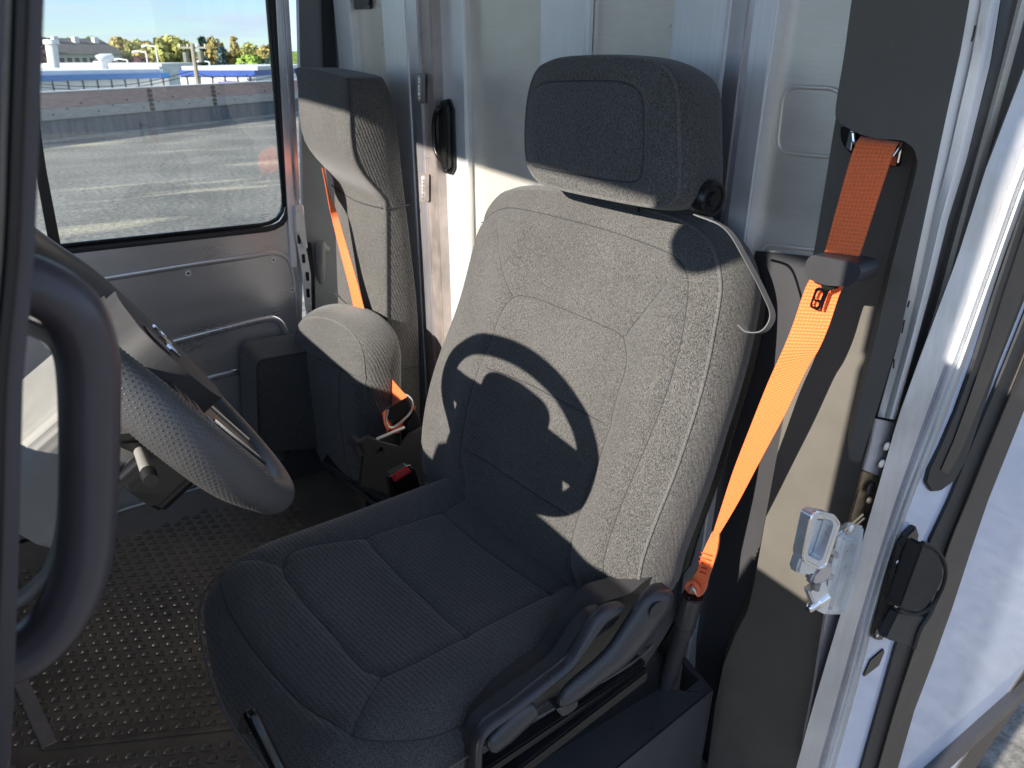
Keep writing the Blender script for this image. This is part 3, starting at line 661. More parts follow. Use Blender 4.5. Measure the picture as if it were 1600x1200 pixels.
def badd(a, b): return 0.016*np.exp(-((np.abs(a)-0.20)/0.055)**2)*np.clip(b/0.1, 0, 1)*np.clip((0.60-b)/0.12, 0, 1) + 0.010*np.exp(-((b-0.18)/0.12)**2) - 0.006*np.exp(-((b-0.36)/0.12)**2)
bkp = Pad(BO, bA, bB, bN, bo, 0.115, w=0.07, drop=0.022, r=0.006, bulge=0.012, taper=0.006, seams=sms, groove=0.005, gw=0.009, add=badd, nth=360, rings=130)
bmx = bkp.mesh('backrest', FAB, ds)
for s_ in sms: bkp.seam(s_, bmx, r=0.0011)
bmo('piping', tube_bm(bkp.line(bkp.out, 0.0), 0.0024, True, 6), PIPING, bmx, smooth=True)
q = bkp.out; ctr = q.mean(0); q2 = ctr+(q-ctr)*0.976
# back shell and loop strap
sh_o = [tuple(ctr+(np.array(p)-ctr)*np.array([0.93, 0.95])) for p in bkp.out[::4]]
bs = Pad(BO - bN*0.117, bA, bB, bN, sh_o, 0.03, w=0.02, drop=0.004, r=0.01, bulge=0.004, nth=120, rings=6)
bs.mesh('back_shell', BLACK, ds)
st = [on(1, .66, 1088, 336), on(1, .63, 1136, 358), on(1, .612, 1168, 408), on(1, .60, 1196, 462), on(1, .595, 1207, 494), on(1, .598, 1194, 517), on(1, .61, 1170, 519), on(1, .62, 1157, 508)]
st = smooth_pts(st, 6); w_ = Vector(bkp.N)*0.006
webbing('loop_strap', [Vector(p)-w_ for p in st], [Vector(p)+w_ for p in st], rough_mat('grey_strap', (0.13, 0.13, 0.135), 0.7, bump=.3), ds, 0.0015)
tg = [bkp.O + a_*bkp.A + b_*bkp.B + h_*bkp.N for a_, b_, h_ in [(-0.145, 0.636, -0.03), (-0.165, 0.634, -0.024), (-0.185, 0.626, -0.03)]]
tube('strap_tab', tg, 0.004, STITCH, ds, n=6)
# headrest -----------------------------------------------------
HO = np.array([0.755, 0.915, -0.18]); hB = np.array([0.13, 0, 0.99]); hB /= np.linalg.norm(hB); hA = bA; hN = np.array([-hB[2], 0, hB[0]])
ph = planeproj(HO, hN, hA, hB)
ho = ph((832, 112), (850, 98), (880, 90), (940, 88), (1000, 92), (1030, 104), (1046, 125), (1052, 155), (1054, 210), (1055, 285), (1049, 310), (1030, 322), (1000, 321), (930, 308), (870, 295), (840, 285), (822, 265), (816, 235), (816, 190), (821, 145))
ho = [tuple(q) for q in smooth_pts(ho, 6, True)]
hs = smooth_pts(ph((833, 138), (850, 129), (880, 127), (940, 126), (975, 130), (996, 143), (1003, 165), (1004, 215), (1002, 268), (992, 282), (970, 284), (900, 273), (845, 263), (828, 258)), 6)
def hadd(a, b): return 0.006*np.exp(-(a/0.1)**2-(b/0.06)**2)
hp = Pad(HO, hA, hB, hN, ho, 0.110, w=0.045, drop=0.008, r=0.004, bulge=0.006, taper=0.012, seams=[hs], groove=0.0035, gw=0.006, add=hadd, nth=300, rings=80)
hm = hp.mesh('headrest', FAB, ds)
hp.seam(hs, hm, r=0.0011); bmo('piping', tube_bm(hp.line(hp.out, 0.0), 0.0024, True, 6), PIPING, hm, smooth=True)
k = int(np.argmin(np.abs(hp.out[:, 1]+0.062)+(hp.out[:, 0] > 0)*9)); bp_ = hp.to3(np.array([[hp.out[k, 0]-0.012, -0.058]]), np.array([-0.062]))[0]
bt = lathe('tilt_button', bp_, (0.05, -1, 0), [(-0.01, 0.024), (0.006, 0.024), (0.009, 0.022), (0.009, 0.018), (0.0065, 0.017), (0.0065, 0.011), (0.010, 0.010), (0.010, 0.004)], BLACK, hm, 24)
for yy in (0.86, 0.97): tube('headrest_rod', [Vector((0.835, yy, -0.40)), Vector((0.815, yy, -0.22))], 0.006, BLACK, ds, n=10)
# side shield with levers --------------------------------------
SY = 0.632
sh = prism('side_shield', rpoly(py(SY, (733, 1215), (735, 1150), (752, 1128), (790, 1098), (835, 1065), (870, 1042), (888, 1012), (905, 985), (925, 960), (945, 940), (985, 928), (1010, 905), (1045, 892), (1062, 912), (1058, 960), (1035, 1000), (1005, 1045), (940, 1075), (880, 1120), (830, 1150), (790, 1185), (765, 1225)), 0.012, 4), (0, 0.045, 0), PLAS, ds, 0.007, 3)
sh2 = prism('shield_rim', rpoly(py(SY-0.012, (733, 1215), (736, 1148), (754, 1124), (835, 1064), (872, 1038), (905, 985), (925, 962), (975, 948), (962, 975), (925, 1000), (890, 1050), (850, 1082), (775, 1132), (757, 1150), (752, 1180), (756, 1215)), 0.010, 4), (0, 0.02, 0), PLAS, ds, 0.005, 3)
def blade(name, cl, w, t, y, mat, parent, n=40):
    """rounded moulded lever: centre line in pixels, half widths and half thicknesses along it"""
    c = resample(smooth_pts([np.array(q, float) for q in cl], 8), n, False); k = np.linspace(0, 1, len(w))
    ww = np.interp(np.linspace(0, 1, n), k, w); tt = np.interp(np.linspace(0, 1, n), k, t)
    e = np.minimum(1, np.minimum(np.arange(n), np.arange(n)[::-1])/5.0); e = np.sqrt(1-(1-e)**2)*0.97+0.03
    return bmo(name, tube_bm(py(y, *[tuple(q) for q in c]), list(ww*e), n=20, flat=(list(tt*(0.4+0.6*e)), (0, 1, 0))), mat, parent, smooth='auto')
LEVM = rough_mat('satin_lever_plastic', (0.045, 0.045, 0.052), 0.30, bump=0.2, bscale=1800)
lv = blade('recline_lever', [(1040, 915), (1022, 945), (995, 985), (965, 1022), (930, 1052), (895, 1080), (872, 1100)], [0.030, 0.036, 0.034, 0.029, 0.023, 0.020, 0.017], [0.020, 0.017, 0.016, 0.014, 0.012, 0.012, 0.010], SY-0.040, LEVM, ds)
p = on(1, SY-0.0566, 1026, 953); lathe('lever_cap', p, (0, -1, 0), [(0, 0.013), (0.0008, 0.0125)], PLAS, lv, 20)
blade('height_paddle', [(838, 1105), (815, 1122), (790, 1145), (762, 1170)], [0.017, 0.022, 0.021, 0.017], [0.010, 0.011, 0.011, 0.009], SY-0.028, LEVM, ds)
blade('shield_ridge', [(975, 945), (940, 962), (912, 1000), (888, 1035), (850, 1066), (800, 1105), (762, 1132), (746, 1155), (743, 1200), (743, 1230)], [0.011, 0.013, 0.010, 0.008, 0.0075, 0.0075, 0.007, 0.007, 0.007, 0.007], [0.012]*10, SY-0.020, LEVM, ds, 60)
prism('lever_tip', rpoly(py(SY-0.038, (868, 1108), (905, 1095), (900, 1108), (880, 1121)), 0.006, 4), (0, 0.02, 0), PLAS, ds, 0.004)
prism('side_valance', py(SY+0.03, (760, 1215), (900, 1100), (1040, 1000), (1062, 960), (1050, 1060), (960, 1120), (830, 1215)), (0, 0.02, 0), BLACK, ds)
prism('rail_tray', py(0.655, (700, 1215), (1010, 1000), (1045, 1030), (1040, 1110), (780, 1290)), (0, 0.02, 0), BLACK, ds)
# slide rails and height tube
a, b = on(1, 0.61, 740, 1216), on(1, 0.61, 1011, 1034); dz = Vector((0, 0, -0.018))
RAIL = rough_mat('black_rail_steel', (0.008, 0.008, 0.009), 0.45)
prism('slide_rail', [a, b, b+dz, a+dz], (0, 0.035, 0), RAIL, ds, 0.003)
a, b = on(1, 0.60, 790, 1218), on(1, 0.60, 1014, 1046)
prism('slide_rail', [a, b, b+dz*1.3, a+dz*1.3], (0, 0.04, 0), RAIL, ds, 0.003)
bt2 = px(0.085, (383, 1135), (386, 1122), (396, 1122), (402, 1135), (440, 1215)); 
tube('slide_handle', smooth_pts([bt2[0]+Vector((0.012, 0.004, -0.015))]+bt2[:1]+px(0.085, (390, 1118))+[on(0, 0.087, 401, 1134), on(0, 0.095, 440, 1212), on(0, 0.10, 475, 1280)], 8), 0.0065, GLOSS, ds, n=10)
# pedestal / box under the seat ---------------------------------
rb_ = thing('seat_pedestal', 'dark grey painted box carrying the driver seat beside the door opening', 'seat base')
zt = -1.068
top = [on(2, zt, 1110, 1082), on(2, zt, 1058, 1034), on(2, zt, 1012, 1052), on(2, zt, 760, 1225), on(2, zt, 935, 1225)]
# top sheet with the slot for the belt stalk
pb1 = [on(2, zt, *q) for q in ((1110, 1082), (1070, 1080), (1046, 1076), (1020, 1045), (740, 1250), (905, 1250))]
prism('top_plate', pb1, (0, 0, -0.006), DARKGREY, rb_, 0.001)
pb2 = [on(2, zt, *q) for q in ((1110, 1082), (1094, 1060), (1068, 1026), (1077, 1024), (1118, 1074))]
prism('top_plate', [on(2, zt, *q) for q in ((1111, 1081), (1093, 1061), (1072, 1079))], (0, 0, -0.006), DARKGREY, rb_)
prism('top_plate', [on(2, zt, *q) for q in ((1112, 1081), (1068, 1028), (1062, 1030), (1093, 1062))], (0, 0, -0.006), DARKGREY, rb_)
s0 = on(2, zt, 1110.5, 1081.5); s1 = on(2, zt, 905, 1250)
prism('side_plate', [s0, s1, Vector((s1.x, s1.y, ZF)), Vector((s0.x, s0.y, ZF))], (0, 0.004, 0), DARKGREY, rb_)
s2 = on(2, zt, 1068, 1027)
prism('back_plate', [s0+Vector((0.002, 0, 0)), s2, Vector((s2.x, s2.y, ZF)), Vector((s0.x, s0.y, ZF))], (0.004, 0, 0), DARKGREY, rb_)
box('inner_frame', (0.30, 0.72, ZF), (0.74, 1.12, -1.03), BLACK, rb_, 0.01)
box('inner_bracket', (0.78, 0.66, ZF), (0.80, 0.80, -1.0), ZINC, rb_, 0.004)

# ================================================================ driver belt
db = thing('seat_belt', 'wide orange driver belt hanging from the black pillar to its anchor stalk', 'seat belt', 'orange seat belts')
def edge(l): return v3(smooth_pts([on(0, x, u, v) for u, v, x in l], 8))
Lb = edge([(1345, 214, .835), (1337, 226, .822), (1325, 262, .812), (1306, 330, .803), (1286, 402, .795), (1273, 425, .792), (1258, 452, .790), (1240, 505, .785), (1224, 545, .780), (1200, 598, .776), (1172, 668, .768), (1146, 735, .762), (1126, 796, .757), (1113, 836, .752)])
Rb = edge([(1405, 222, .835), (1399, 232, .822), (1388, 262, .814), (1364, 335, .808), (1340, 408, .800), (1330, 430, .797), (1314, 455, .796), (1296, 508, .792), (1280, 545, .790), (1262, 575, .788), (1228, 645, .782), (1190, 716, .774), (1153, 786, .766), (1122, 838, .756)])
webbing('webbing', Lb, Rb, ORANGE, db, 0.0014)
ym = on(0, .752, 1118, 836).y
Lc = edge([(1112, 833, .752), (1104, 850, .752), (1096, 872, .751), (1090, 890, .750), (1078, 908, .750), (1072, 915, .749), (1073, 926, .748)])
Rc = edge([(1124, 830, .757), (1124, 842, .757), (1121, 862, .757), (1114, 885, .757), (1107, 905, .758), (1103, 920, .758), (1097, 930, .758)])
webbing('stitched_end', Lc, Rc, ORANGE, db, 0.005)
tube('anchor_loop', smooth_pts([on(0, .75, 1073, 922), on(0, .745, 1074, 912), on(0, .742, 1082, 909), on(0, .745, 1090, 918), on(0, .75, 1091, 930)], 5), 0.0035, ORANGE, db, n=8)
for k in range(5):
    a, b = on(0, .7515, 1097-k*2, 862+k*7), on(0, .7515, 1113-k*2, 868+k*7); tube('stitch', [a+Vector((-.002, 0, 0)), b+Vector((-.002, 0, 0))], 0.0010, rough_mat('orange_thread', (0.6, 0.06, 0.02), .6) if k == 0 else bpy.data.materials['orange_thread'], db, n=5)
tube('anchor_ring', smooth_pts([on(0, .748, 1079, 925), on(0, .744, 1083, 918), on(0, .748, 1090, 928)], 4), 0.003, ZINC, db, n=6)
a, b, c_ = on(0, .752, 1083, 930), on(0, .758, 1067, 985), on(0, .765, 1040, 1072)
c2 = on(0, .768, 1026, 1110)
bmo('stalk', tube_bm([a, a.lerp(b, .1), b.lerp(a, .12), b, b.lerp(c_, .05), c_, c2], [0.0155, 0.017, 0.0165, 0.0165, 0.0145, 0.0125, 0.0125], n=18), PLAS, db, smooth='auto')
lathe('stalk_socket', a.lerp(b, -0.015), (a-b), [(0, 0.0155), (0.002, 0.0145), (0.002, 0.010), (-0.004, 0.009)], GLOSS, db, 16)
tube('stalk_ring', [a.lerp(b, .82)+Vector((math.cos(t)*0.0165, math.sin(t)*0.0165, 0)) for t in np.linspace(0, 2*math.pi, 20, endpoint=False)], 0.001, BLACK, db, True, 5)
# sliding buckle housing
def slab(name, pts, x0, dx, mat, parent, bev): return prism(name, px(x0, *pts), (dx, 0, 0), mat, parent, bev, 3)
slab('tongue_housing', rpoly([(1259, 408), (1268, 398), (1322, 408), (1341, 412), (1346, 425), (1338, 440), (1322, 448), (1290, 446), (1262, 436), (1257, 428)], 5, 3), 0.772, 0.034, PLAS, db, 0.006)
slab('tongue_neck', [(1280, 440), (1305, 445), (1300, 455), (1282, 452)], 0.778, 0.012, BLACK, db, 0.002)
for hw, xs_ in ((2.4, 0),):
    ring1 = rpoly(px(0.781, (1275, 448), (1291, 452), (1280, 486), (1264, 480)), 0.005, 4)
    ring2 = rpoly(px(0.781, (1278, 453), (1287, 455.5), (1277, 481), (1268, 478)), 0.004, 4)
    ring_plate('latch_tongue', ring1, ring2, (0.002, 0, 0), CHROME, db)
    prism('tongue_bar', px(0.781, (1273, 467), (1284, 470), (1283, 473.5), (1272, 470.5)), (0.002, 0, 0), CHROME, db)
prism('tongue_arm', px(0.781, (1291, 452), (1300, 447), (1303, 449), (1293, 458), (1284, 486), (1281, 484)), (0.002, 0, 0), CHROME, db)

# ================================================================ pillar trim
pt = thing('pillar_trim', 'tall black moulded plastic cover on the door pillar behind the seat', 'trim')
lowp = [(1341, -60), (1527, -60), (1515, 0), (1500, 80), (1478, 180), (1442, 350), (1405, 530), (1369, 651), (1335, 790), (1300, 930), (1275, 1080), (1262, 1200), (1255, 1260), (1098, 1260), (1105, 1200), (1118, 1100), (1130, 1040), (1150, 990), (1168, 955), (1178, 915), (1200, 790), (1225, 650), (1250, 510), (1272, 400), (1290, 290), (1306, 190), (1318, 100)]
prism('lower_cover', px(0.868, *lowp), (0.050, 0.035, 0), PLASM, pt, 0.008, 3)
upp = smooth_pts([(1339, -60), (1336, -30), (1329, 20), (1318, 100), (1307, 165), (1306, 186), (1318, 196), (1345, 210), (1375, 217), (1405, 219), (1425, 226), (1434, 245), (1430, 275), (1412, 345), (1399, 395), (1390, 430), (1370, 520), (1345, 620), (1326, 700), (1330, 722), (1345, 722)], 3)
upp += [np.array(q) for q in ((1371, 640), (1407, 520), (1444, 345), (1479, 180), (1501, 80), (1515, 0), (1526, -60))]
prism('upper_cover', px(0.826, *upp), (0.044, 0.031, 0), PLASM, pt, 0.009, 4)
gd = prism('belt_slot', rpoly(px(0.864, (1314, 196), (1410, 222), (1408, 262), (1385, 256), (1330, 240), (1316, 222)), 0.006, 3), (-0.002, 0, 0), GLOSS, pt)
prism('belt_guide_plate', px(0.858, (1330, 203), (1336, 205), (1332, 236), (1323, 230)), (-0.003, 0, 0), CHROME, pt, 0.0008)
tube('belt_guide', smooth_pts(px(0.848, (1333, 208), (1335, 222), (1345, 228)), 4), 0.0026, CHROME, pt, n=8)
tube('belt_guide', smooth_pts(px(0.846, (1398, 244), (1406, 232), (1409, 222)), 4), 0.0020, CHROME, pt, n=8)
webbing('retractor_webbing', px(0.858, (1384, 232), (1384, 256)), px(0.858, (1402, 236), (1400, 259)), ORANGE, pt)
tube('belt_guide', px(0.855, (1408, 230), (1403, 254)), 0.0016, CHROME, pt, n=6)

# ================================================================ door jamb, latch, outer door, body side (right hand side)
jm = thing('door_jamb', 'worn aluminium jamb of the driver door opening', 'door frame')
def yplate(name, pts, y, th, mat, parent, bev=0.0, r=0): 
    q = py(y, *pts); return prism(name, rpoly(q, r, 4) if r else q, (0, th, 0), mat, parent, bev)
jl = [(1527, -60), (1515, 0), (1500, 80), (1478, 180), (1442, 350), (1405, 530), (1371, 651)]
jr = [(1574, -60), (1563, 0), (1547, 100), (1510, 250), (1481, 345), (1455, 450), (1425, 560), (1399, 656)]
def strip2(name, A, B, y, th, mat, parent, bev=0): return yplate(name, list(A)+list(B)[::-1], y, th, mat, parent, bev)
def ribbon(name, A, B, ya, yb_, mat, parent, th=(0.003, 0.002, 0)):
    n_ = 40; ra, rb2 = resample(A, n_, False), resample(B, n_, False)
    bm = bmesh.new(); off = Vector(th)
    a1 = [on(1, ya, *q) for q in ra]; b1_ = [on(1, yb_, *q) for q in rb2]
    rows = [[bm.verts.new(p) for p in r_] for r_ in (a1, b1_, [p+off for p in b1_], [p+off for p in a1])]
    for i in range(n_-1):
        for j in range(4): bm.faces.new((rows[j][i], rows[j][i+1], rows[(j+1) % 4][i+1], rows[(j+1) % 4][i]))
    bm.faces.new([r_[0] for r_ in rows]); bm.faces.new([r_[-1] for r_ in rows][::-1])
    return bmo(name, bm, mat, parent, smooth='auto')
def mixl(A, B, t, n_=40):
    a_, b_ = resample(A, n_, False), resample(B, n_, False); return [tuple(q) for q in a_*(1-t)+b_*t]
ribbon('jamb_face', jl, mixl(jl, jr, 0.42), 0.446, 0.438, ALU, jm)
ribbon('jamb_ridge', mixl(jl, jr, 0.40), mixl(jl, jr, 0.70), 0.436, 0.428, ALUB, jm)
ribbon('jamb_edge', mixl(jl, jr, 0.68), jr, 0.430, 0.437, ALU, jm)
strip2('jamb_plate', [(1369, 655), (1362, 690), (1350, 735)], [(1399, 660), (1390, 690), (1376, 745)], 0.436, 0.004, STEEL, jm, 0.001)
for u, v in [(1385, 697), (1377, 724)]: lathe('jamb_rivet', on(1, 0.432, u, v), (0, -1, 0), [(0, 0.006), (0.002, 0.0055), (0.003, 0.003)], ALUP, jm, 12)
strip2('strike_plate', [(1350, 737), (1343, 765), (1333, 800), (1325, 830)], [(1374, 742), (1372, 770), (1366, 800), (1356, 830)], 0.438, 0.004, BRASS, jm, 0.001)
p = on(1, 0.434, 1360, 762); lathe('strike_hole', p, (0, -1, 0), [(0, 0.009), (0.001, 0.009)], GLOSS, jm, 16)
p = on(1, 0.434, 1357, 781); lathe('strike_bolt', p, (0, -1, 0), [(0, 0.005), (0.003, 0.004)], BRASS, jm, 10)
strip2('jamb_lower', [(1300, 900), (1288, 980), (1272, 1080), (1258, 1150), (1245, 1260)], [(1330, 900), (1305, 1000), (1290, 1080), (1268, 1170), (1258, 1260)], 0.438, 0.004, STEEL, jm, 0.001)
for pts in ([(1524, 40), (1521, 55), (1518, 65)], [(1421, 470), (1418, 480)], [(1413, 500), (1409, 520)], [(1397, 562), (1396, 575)]):
    tube('scratch', py(0.432, *pts), 0.0011, BLACK, jm, n=4)
# rubber seal between jamb and door edge
seal = thing('door_seal', 'dark rubber seal between the worn jamb and the bright door edge', 'door seal')
dl_ = [(1640, -60), (1625, 30), (1600, 108), (1540, 260), (1497, 400), (1447, 545), (1404, 655)]
SB = [(1640, -60), (1622, 30), (1598, 108), (1539, 260), (1496, 400), (1475, 470), (1445, 545), (1404, 660)]
ribbon('seal_web', jr, SB, 0.440, 0.450, RUB, seal)
ribbon('seal_lip', mixl(jr, SB, 0.02), mixl(jr, SB, 0.30), 0.437, 0.442, RUB, seal)
# driver door edge extrusion
de = thing('driver_door', 'white driver door edge with bright ridged aluminium extrusion', 'car door')
E0 = [(1640, -20), (1600, 108), (1540, 265), (1497, 400), (1440, 552), (1404, 651), (1362, 797), (1330, 905), (1300, 1005), (1270, 1105), (1240, 1215)]
E3 = [(1700, -20), (1650, 190), (1605, 300), (1572, 390), (1512, 560), (1475, 660), (1424, 782), (1392, 880), (1362, 985), (1335, 1090), (1300, 1215)]
def mix(t): return [(a[0]*(1-t)+b[0]*t, a[1]*(1-t)+b[1]*t) for a, b in zip(E0, E3)]
WALU = metal_mat('weathered_aluminium', (0.56, 0.56, 0.57), 0.4, (20, 20, 0.4), 0.10, 9, 0.1, 0.6, 0.15)
ribbon('edge_extrusion', mix(0), mix(0.56), 0.428, 0.408, WALU, de)
ribbon('extrusion_groove', mix(0.555), mix(0.66), 0.409, 0.407, STEEL, de)
ribbon('extrusion_ridge', mix(0.65), mix(0.73), 0.407, 0.400, ALUB, de)
ribbon('extrusion_ridge', mix(0.73), mix(0.82), 0.400, 0.403, WALU, de)
ribbon('extrusion_lip', mix(0.815), mix(0.90), 0.404, 0.399, ALUB, de)
ribbon('extrusion_lip', mix(0.90), mix(1.0), 0.399, 0.402, WALU, de)
Wl = mix(0.985); Wr = [(1760, -20), (1720, 200), (1660, 350), (1620, 450), (1580, 570), (1552, 660), (1500, 782), (1460, 880), (1430, 985), (1398, 1090), (1375, 1215)]
strip2('door_skin', Wl, Wr, 0.404, 0.004, WHITE, de)
# black window surround of the door with rounded lower end
yplate('window_rubber', [(1640, 210), (1592, 350), (1556, 460), (1525, 560), (1495, 645), (1470, 700), (1452, 735), (1447, 755), (1456, 769), (1470, 768), (1492, 752), (1510, 720), (1560, 570), (1600, 470), (1660, 330)], 0.399, 0.006, RUB, de, 0.002)
yplate('window_glass', [(1645, 240), (1604, 350), (1568, 460), (1540, 550), (1512, 630), (1490, 690), (1470, 735), (1482, 742), (1505, 700), (1560, 560), (1600, 455), (1660, 330)], 0.3975, 0.003, GLOSS, de, 0.001)
# body side
bd = thing('body_side', 'white rear body side of the van with brown black rubber edge', 'vehicle body')
S0 = [(1760, 160), (1640, 400), (1572, 570), (1515, 705), (1485, 780), (1455, 843), (1428, 930), (1399, 1014), (1372, 1110), (1342, 1215)]
S1 = [(1800, 200), (1690, 420), (1622, 590), (1578, 700), (1546, 780), (1518, 862), (1490, 948), (1459, 1035), (1430, 1110), (1400, 1215)]
def mixS(t): return [(a[0]*(1-t)+b[0]*t, a[1]*(1-t)+b[1]*t) for a, b in zip(S0, S1)]
TRIMB = rough_mat('dusty_brown_black_rubber', (0.048, 0.040, 0.036), 0.42, scale=12, var=0.3, bump=0.3, bscale=600, speck=0.2)
strip2('edge_rubber', mixS(0.0), mixS(0.45), 0.399, 0.004, RUB, bd)
strip2('edge_rubber', mixS(0.45), mixS(0.98), 0.395, 0.006, TRIMB, bd)
tube('rubber_bead', smooth_pts(py(0.394, *mixS(0.44)), 3), 0.0016, BLACK, bd, n=6)
Q = [on(1, 0.400, u, v) for u, v in mixS(0.97)]
bot = py(0.400, (1398, 1225), (1480, 1215), (1600, 1050), (1700, 900))
prism('body_skin', Q[::1] + [on(1, 0.400, 1470, 1235), on(1, 0.400, 1545, 1128), on(1, 0.400, 1600, 1050), on(1, 0.400, 1660, 965), Vector((4.5, 0.40, -1.1)), Vector((4.5, 0.40, 0.4)), Vector((1.9, 0.40, 0.4))], (0, 0.02, 0), WHITE, bd)
prism('sill_strip', py(0.397, (1470, 1236), (1545, 1129), (1600, 1051), (1660, 966), (1660, 1008), (1600, 1092), (1550, 1160), (1500, 1240)), (0, 0.02, 0), TRIMB, bd, 0.002)
# outer grab latch of the door
oh = thing('outer_door_handle', 'black moulded pull handle on the white strip at the door edge', 'door handle')
yplate('handle_plate', [(1433, 823), (1437, 835), (1432, 855), (1406, 925), (1384, 990), (1378, 1002), (1368, 1000), (1366, 992), (1390, 900), (1414, 842)], 0.394, 0.010, BLACK, oh, 0.002)
yplate('handle_ridge', [(1424, 842), (1430, 850), (1408, 915), (1386, 985), (1376, 988), (1400, 900), (1414, 855)], 0.384, 0.012, BLACK, oh, 0.003)
for u, v in [(1402, 878), (1371, 993)]: lathe('handle_screw', on(1, 0.383, u, v), (0, -1, 0), [(0, 0.003), (0.001, 0.002)], ZINC, oh, 8)
CUPM = rough_mat('matt_black_handle', (0.006, 0.006, 0.007), 0.7)
yplate('handle_cup', [(1442, 850), (1460, 858), (1474, 878), (1475, 900), (1462, 930), (1445, 952), (1420, 956), (1405, 950)], 0.362, 0.020, CUPM, oh, 0.003)
tube('handle_rim', smooth_pts(py(0.366, (1441, 848), (1458, 855), (1474, 875), (1477, 902), (1464, 935), (1446, 954), (1422, 960), (1404, 952)), 5), 0.0028, CUPM, oh, n=8)
yplate('handle_foot', [(1404, 955), (1446, 962), (1440, 975), (1428, 1012), (1390, 1000), (1383, 998)], 0.372, 0.014, RUB, oh, 0.003)
tube('foot_curl', smooth_pts(py(0.370, (1468, 925), (1452, 960), (1438, 982), (1428, 1012)), 5), 0.0035, RUB, oh, n=8)
yplate('drain_badge', [(1381, 1014), (1383, 1018), (1374, 1040), (1351, 1058), (1350, 1055), (1360, 1032)], 0.4015, 0.003, BLACK, de, 0.001)
# rotary latch on the jamb
la = thing('door_latch', 'zinc plated rotary door latch with rounded striker on the jamb', 'door latch')
yplate('latch_body', [(1306, 838), (1336, 820), (1352, 824), (1345, 880), (1322, 962), (1295, 962), (1284, 950), (1300, 880)], 0.424, 0.012, ZINC, la, 0.003)
yplate('latch_cover', [(1322, 843), (1342, 846), (1328, 905), (1310, 958), (1298, 955), (1312, 900)], 0.418, 0.01, ZINC, la, 0.002)
so_ = rpoly(py(0.405, (1268, 806), (1276, 800), (1303, 806), (1311, 818), (1289, 884), (1279, 888), (1256, 876), (1254, 868)), 0.005, 4)
si_ = rpoly(py(0.405, (1276, 812), (1280, 808), (1299, 813), (1303, 820), (1285, 874), (1280, 877), (1264, 869), (1262, 865)), 0.004, 4)
ring_plate('striker_loop', so_, si_, (0, 0.014, 0), ZINC, la)
tube('striker_edge', so_, 0.002, CHROME, la, True, 6)
yplate('striker_recess', [(1275, 812), (1302, 816), (1283, 877), (1262, 868)], 0.4195, 0.004, ZINC, la)
prism('striker_foot', py(0.405, (1254, 870), (1279, 887), (1271, 900), (1248, 898), (1246, 894)), (0, 0.014, 0), ZINC, la, 0.003)
prism('pawl', py(0.408, (1290, 878), (1304, 884), (1296, 905), (1275, 918), (1268, 912), (1272, 900)), (0, 0.012, 0), STEEL, la, 0.003)
prism('release_tab', py(0.406, (1272, 915), (1284, 912), (1280, 926), (1274, 924)), (0, 0.008, 0), GREYPL, la, 0.001)
a, b = py(0.415, (1262, 952), (1290, 932)); bmo('pin', tube_bm([a, a.lerp(b, .08), a.lerp(b, .45), a.lerp(b, .5), b], [0.0035, 0.006, 0.006, 0.0078, 0.0078], n=12), CHROME, la, smooth='auto')
prism('latch_arm', py(0.412, (1264, 925), (1290, 905), (1300, 935), (1292, 962), (1278, 955)), (0, 0.01, 0), ZINC, la, 0.002)
for u, v in [(1301, 862), (1307, 868), (1299, 902)]:
    prism('latch_detail', py(0.417, (u-4, v-6), (u+5, v-4), (u+3, v+6), (u-5, v+4)), (0, 0.006, 0), STEEL, la, 0.001)
tube('latch_spring', py(0.418, (1318, 830), (1348, 804)), 0.0016, BRASS, la, n=6)
tube('latch_spring', py(0.416, (1322, 834), (1350, 810)), 0.0012, BRASS, la, n=6)
lathe('latch_boss', on(1, 0.42, 1326, 824), (0, -1, 0), [(0, 0.007), (0.004, 0.006), (0.006, 0.003)], ZINC, la, 10)

# ================================================================ steering wheel
swt = thing('steering_wheel', 'dark leatherette steering wheel with perforated grips and silver emblem', 'steering wheel')
wc = Vector((0.108, 0.916, -0.384)); tl = rad(57.5); wU = Vector((-math.cos(tl), 0, math.sin(tl))); wN = Vector((math.sin(tl), 0, math.cos(tl))); wY = Vector((0, 1, 0))
RW = 0.215
def WP(r, th, h=0.0): return wc + wU*(r*math.cos(th)) + wY*(r*math.sin(th)) + wN*h     # th 0 top, +90deg = passenger side
bm = bmesh.new(); nr, ns = 180, 22; rings = []
for i in range(nr):
    th = 2*math.pi*i/nr; c = WP(RW, th); er = (WP(1, th)-wc).normalized()
    g_ = math.exp(-((abs((th % math.pi)-math.pi/2))/0.45)**4)
    ra = 0.0195+0.0030*g_; rb__ = 0.0210+0.0065*g_
    rings.append([bm.verts.new(c+er*math.cos(2*math.pi*k/ns)*ra+wN*math.sin(2*math.pi*k/ns)*rb__) for k in range(ns)])
for i in range(nr):
    A, B = rings[i], rings[(i+1) % nr]
    for k in range(ns): bm.faces.new((A[k], A[(k+1) % ns], B[(k+1) % ns], B[k]))
rim = bmo('rim', bm, LEATH, swt, smooth=True)
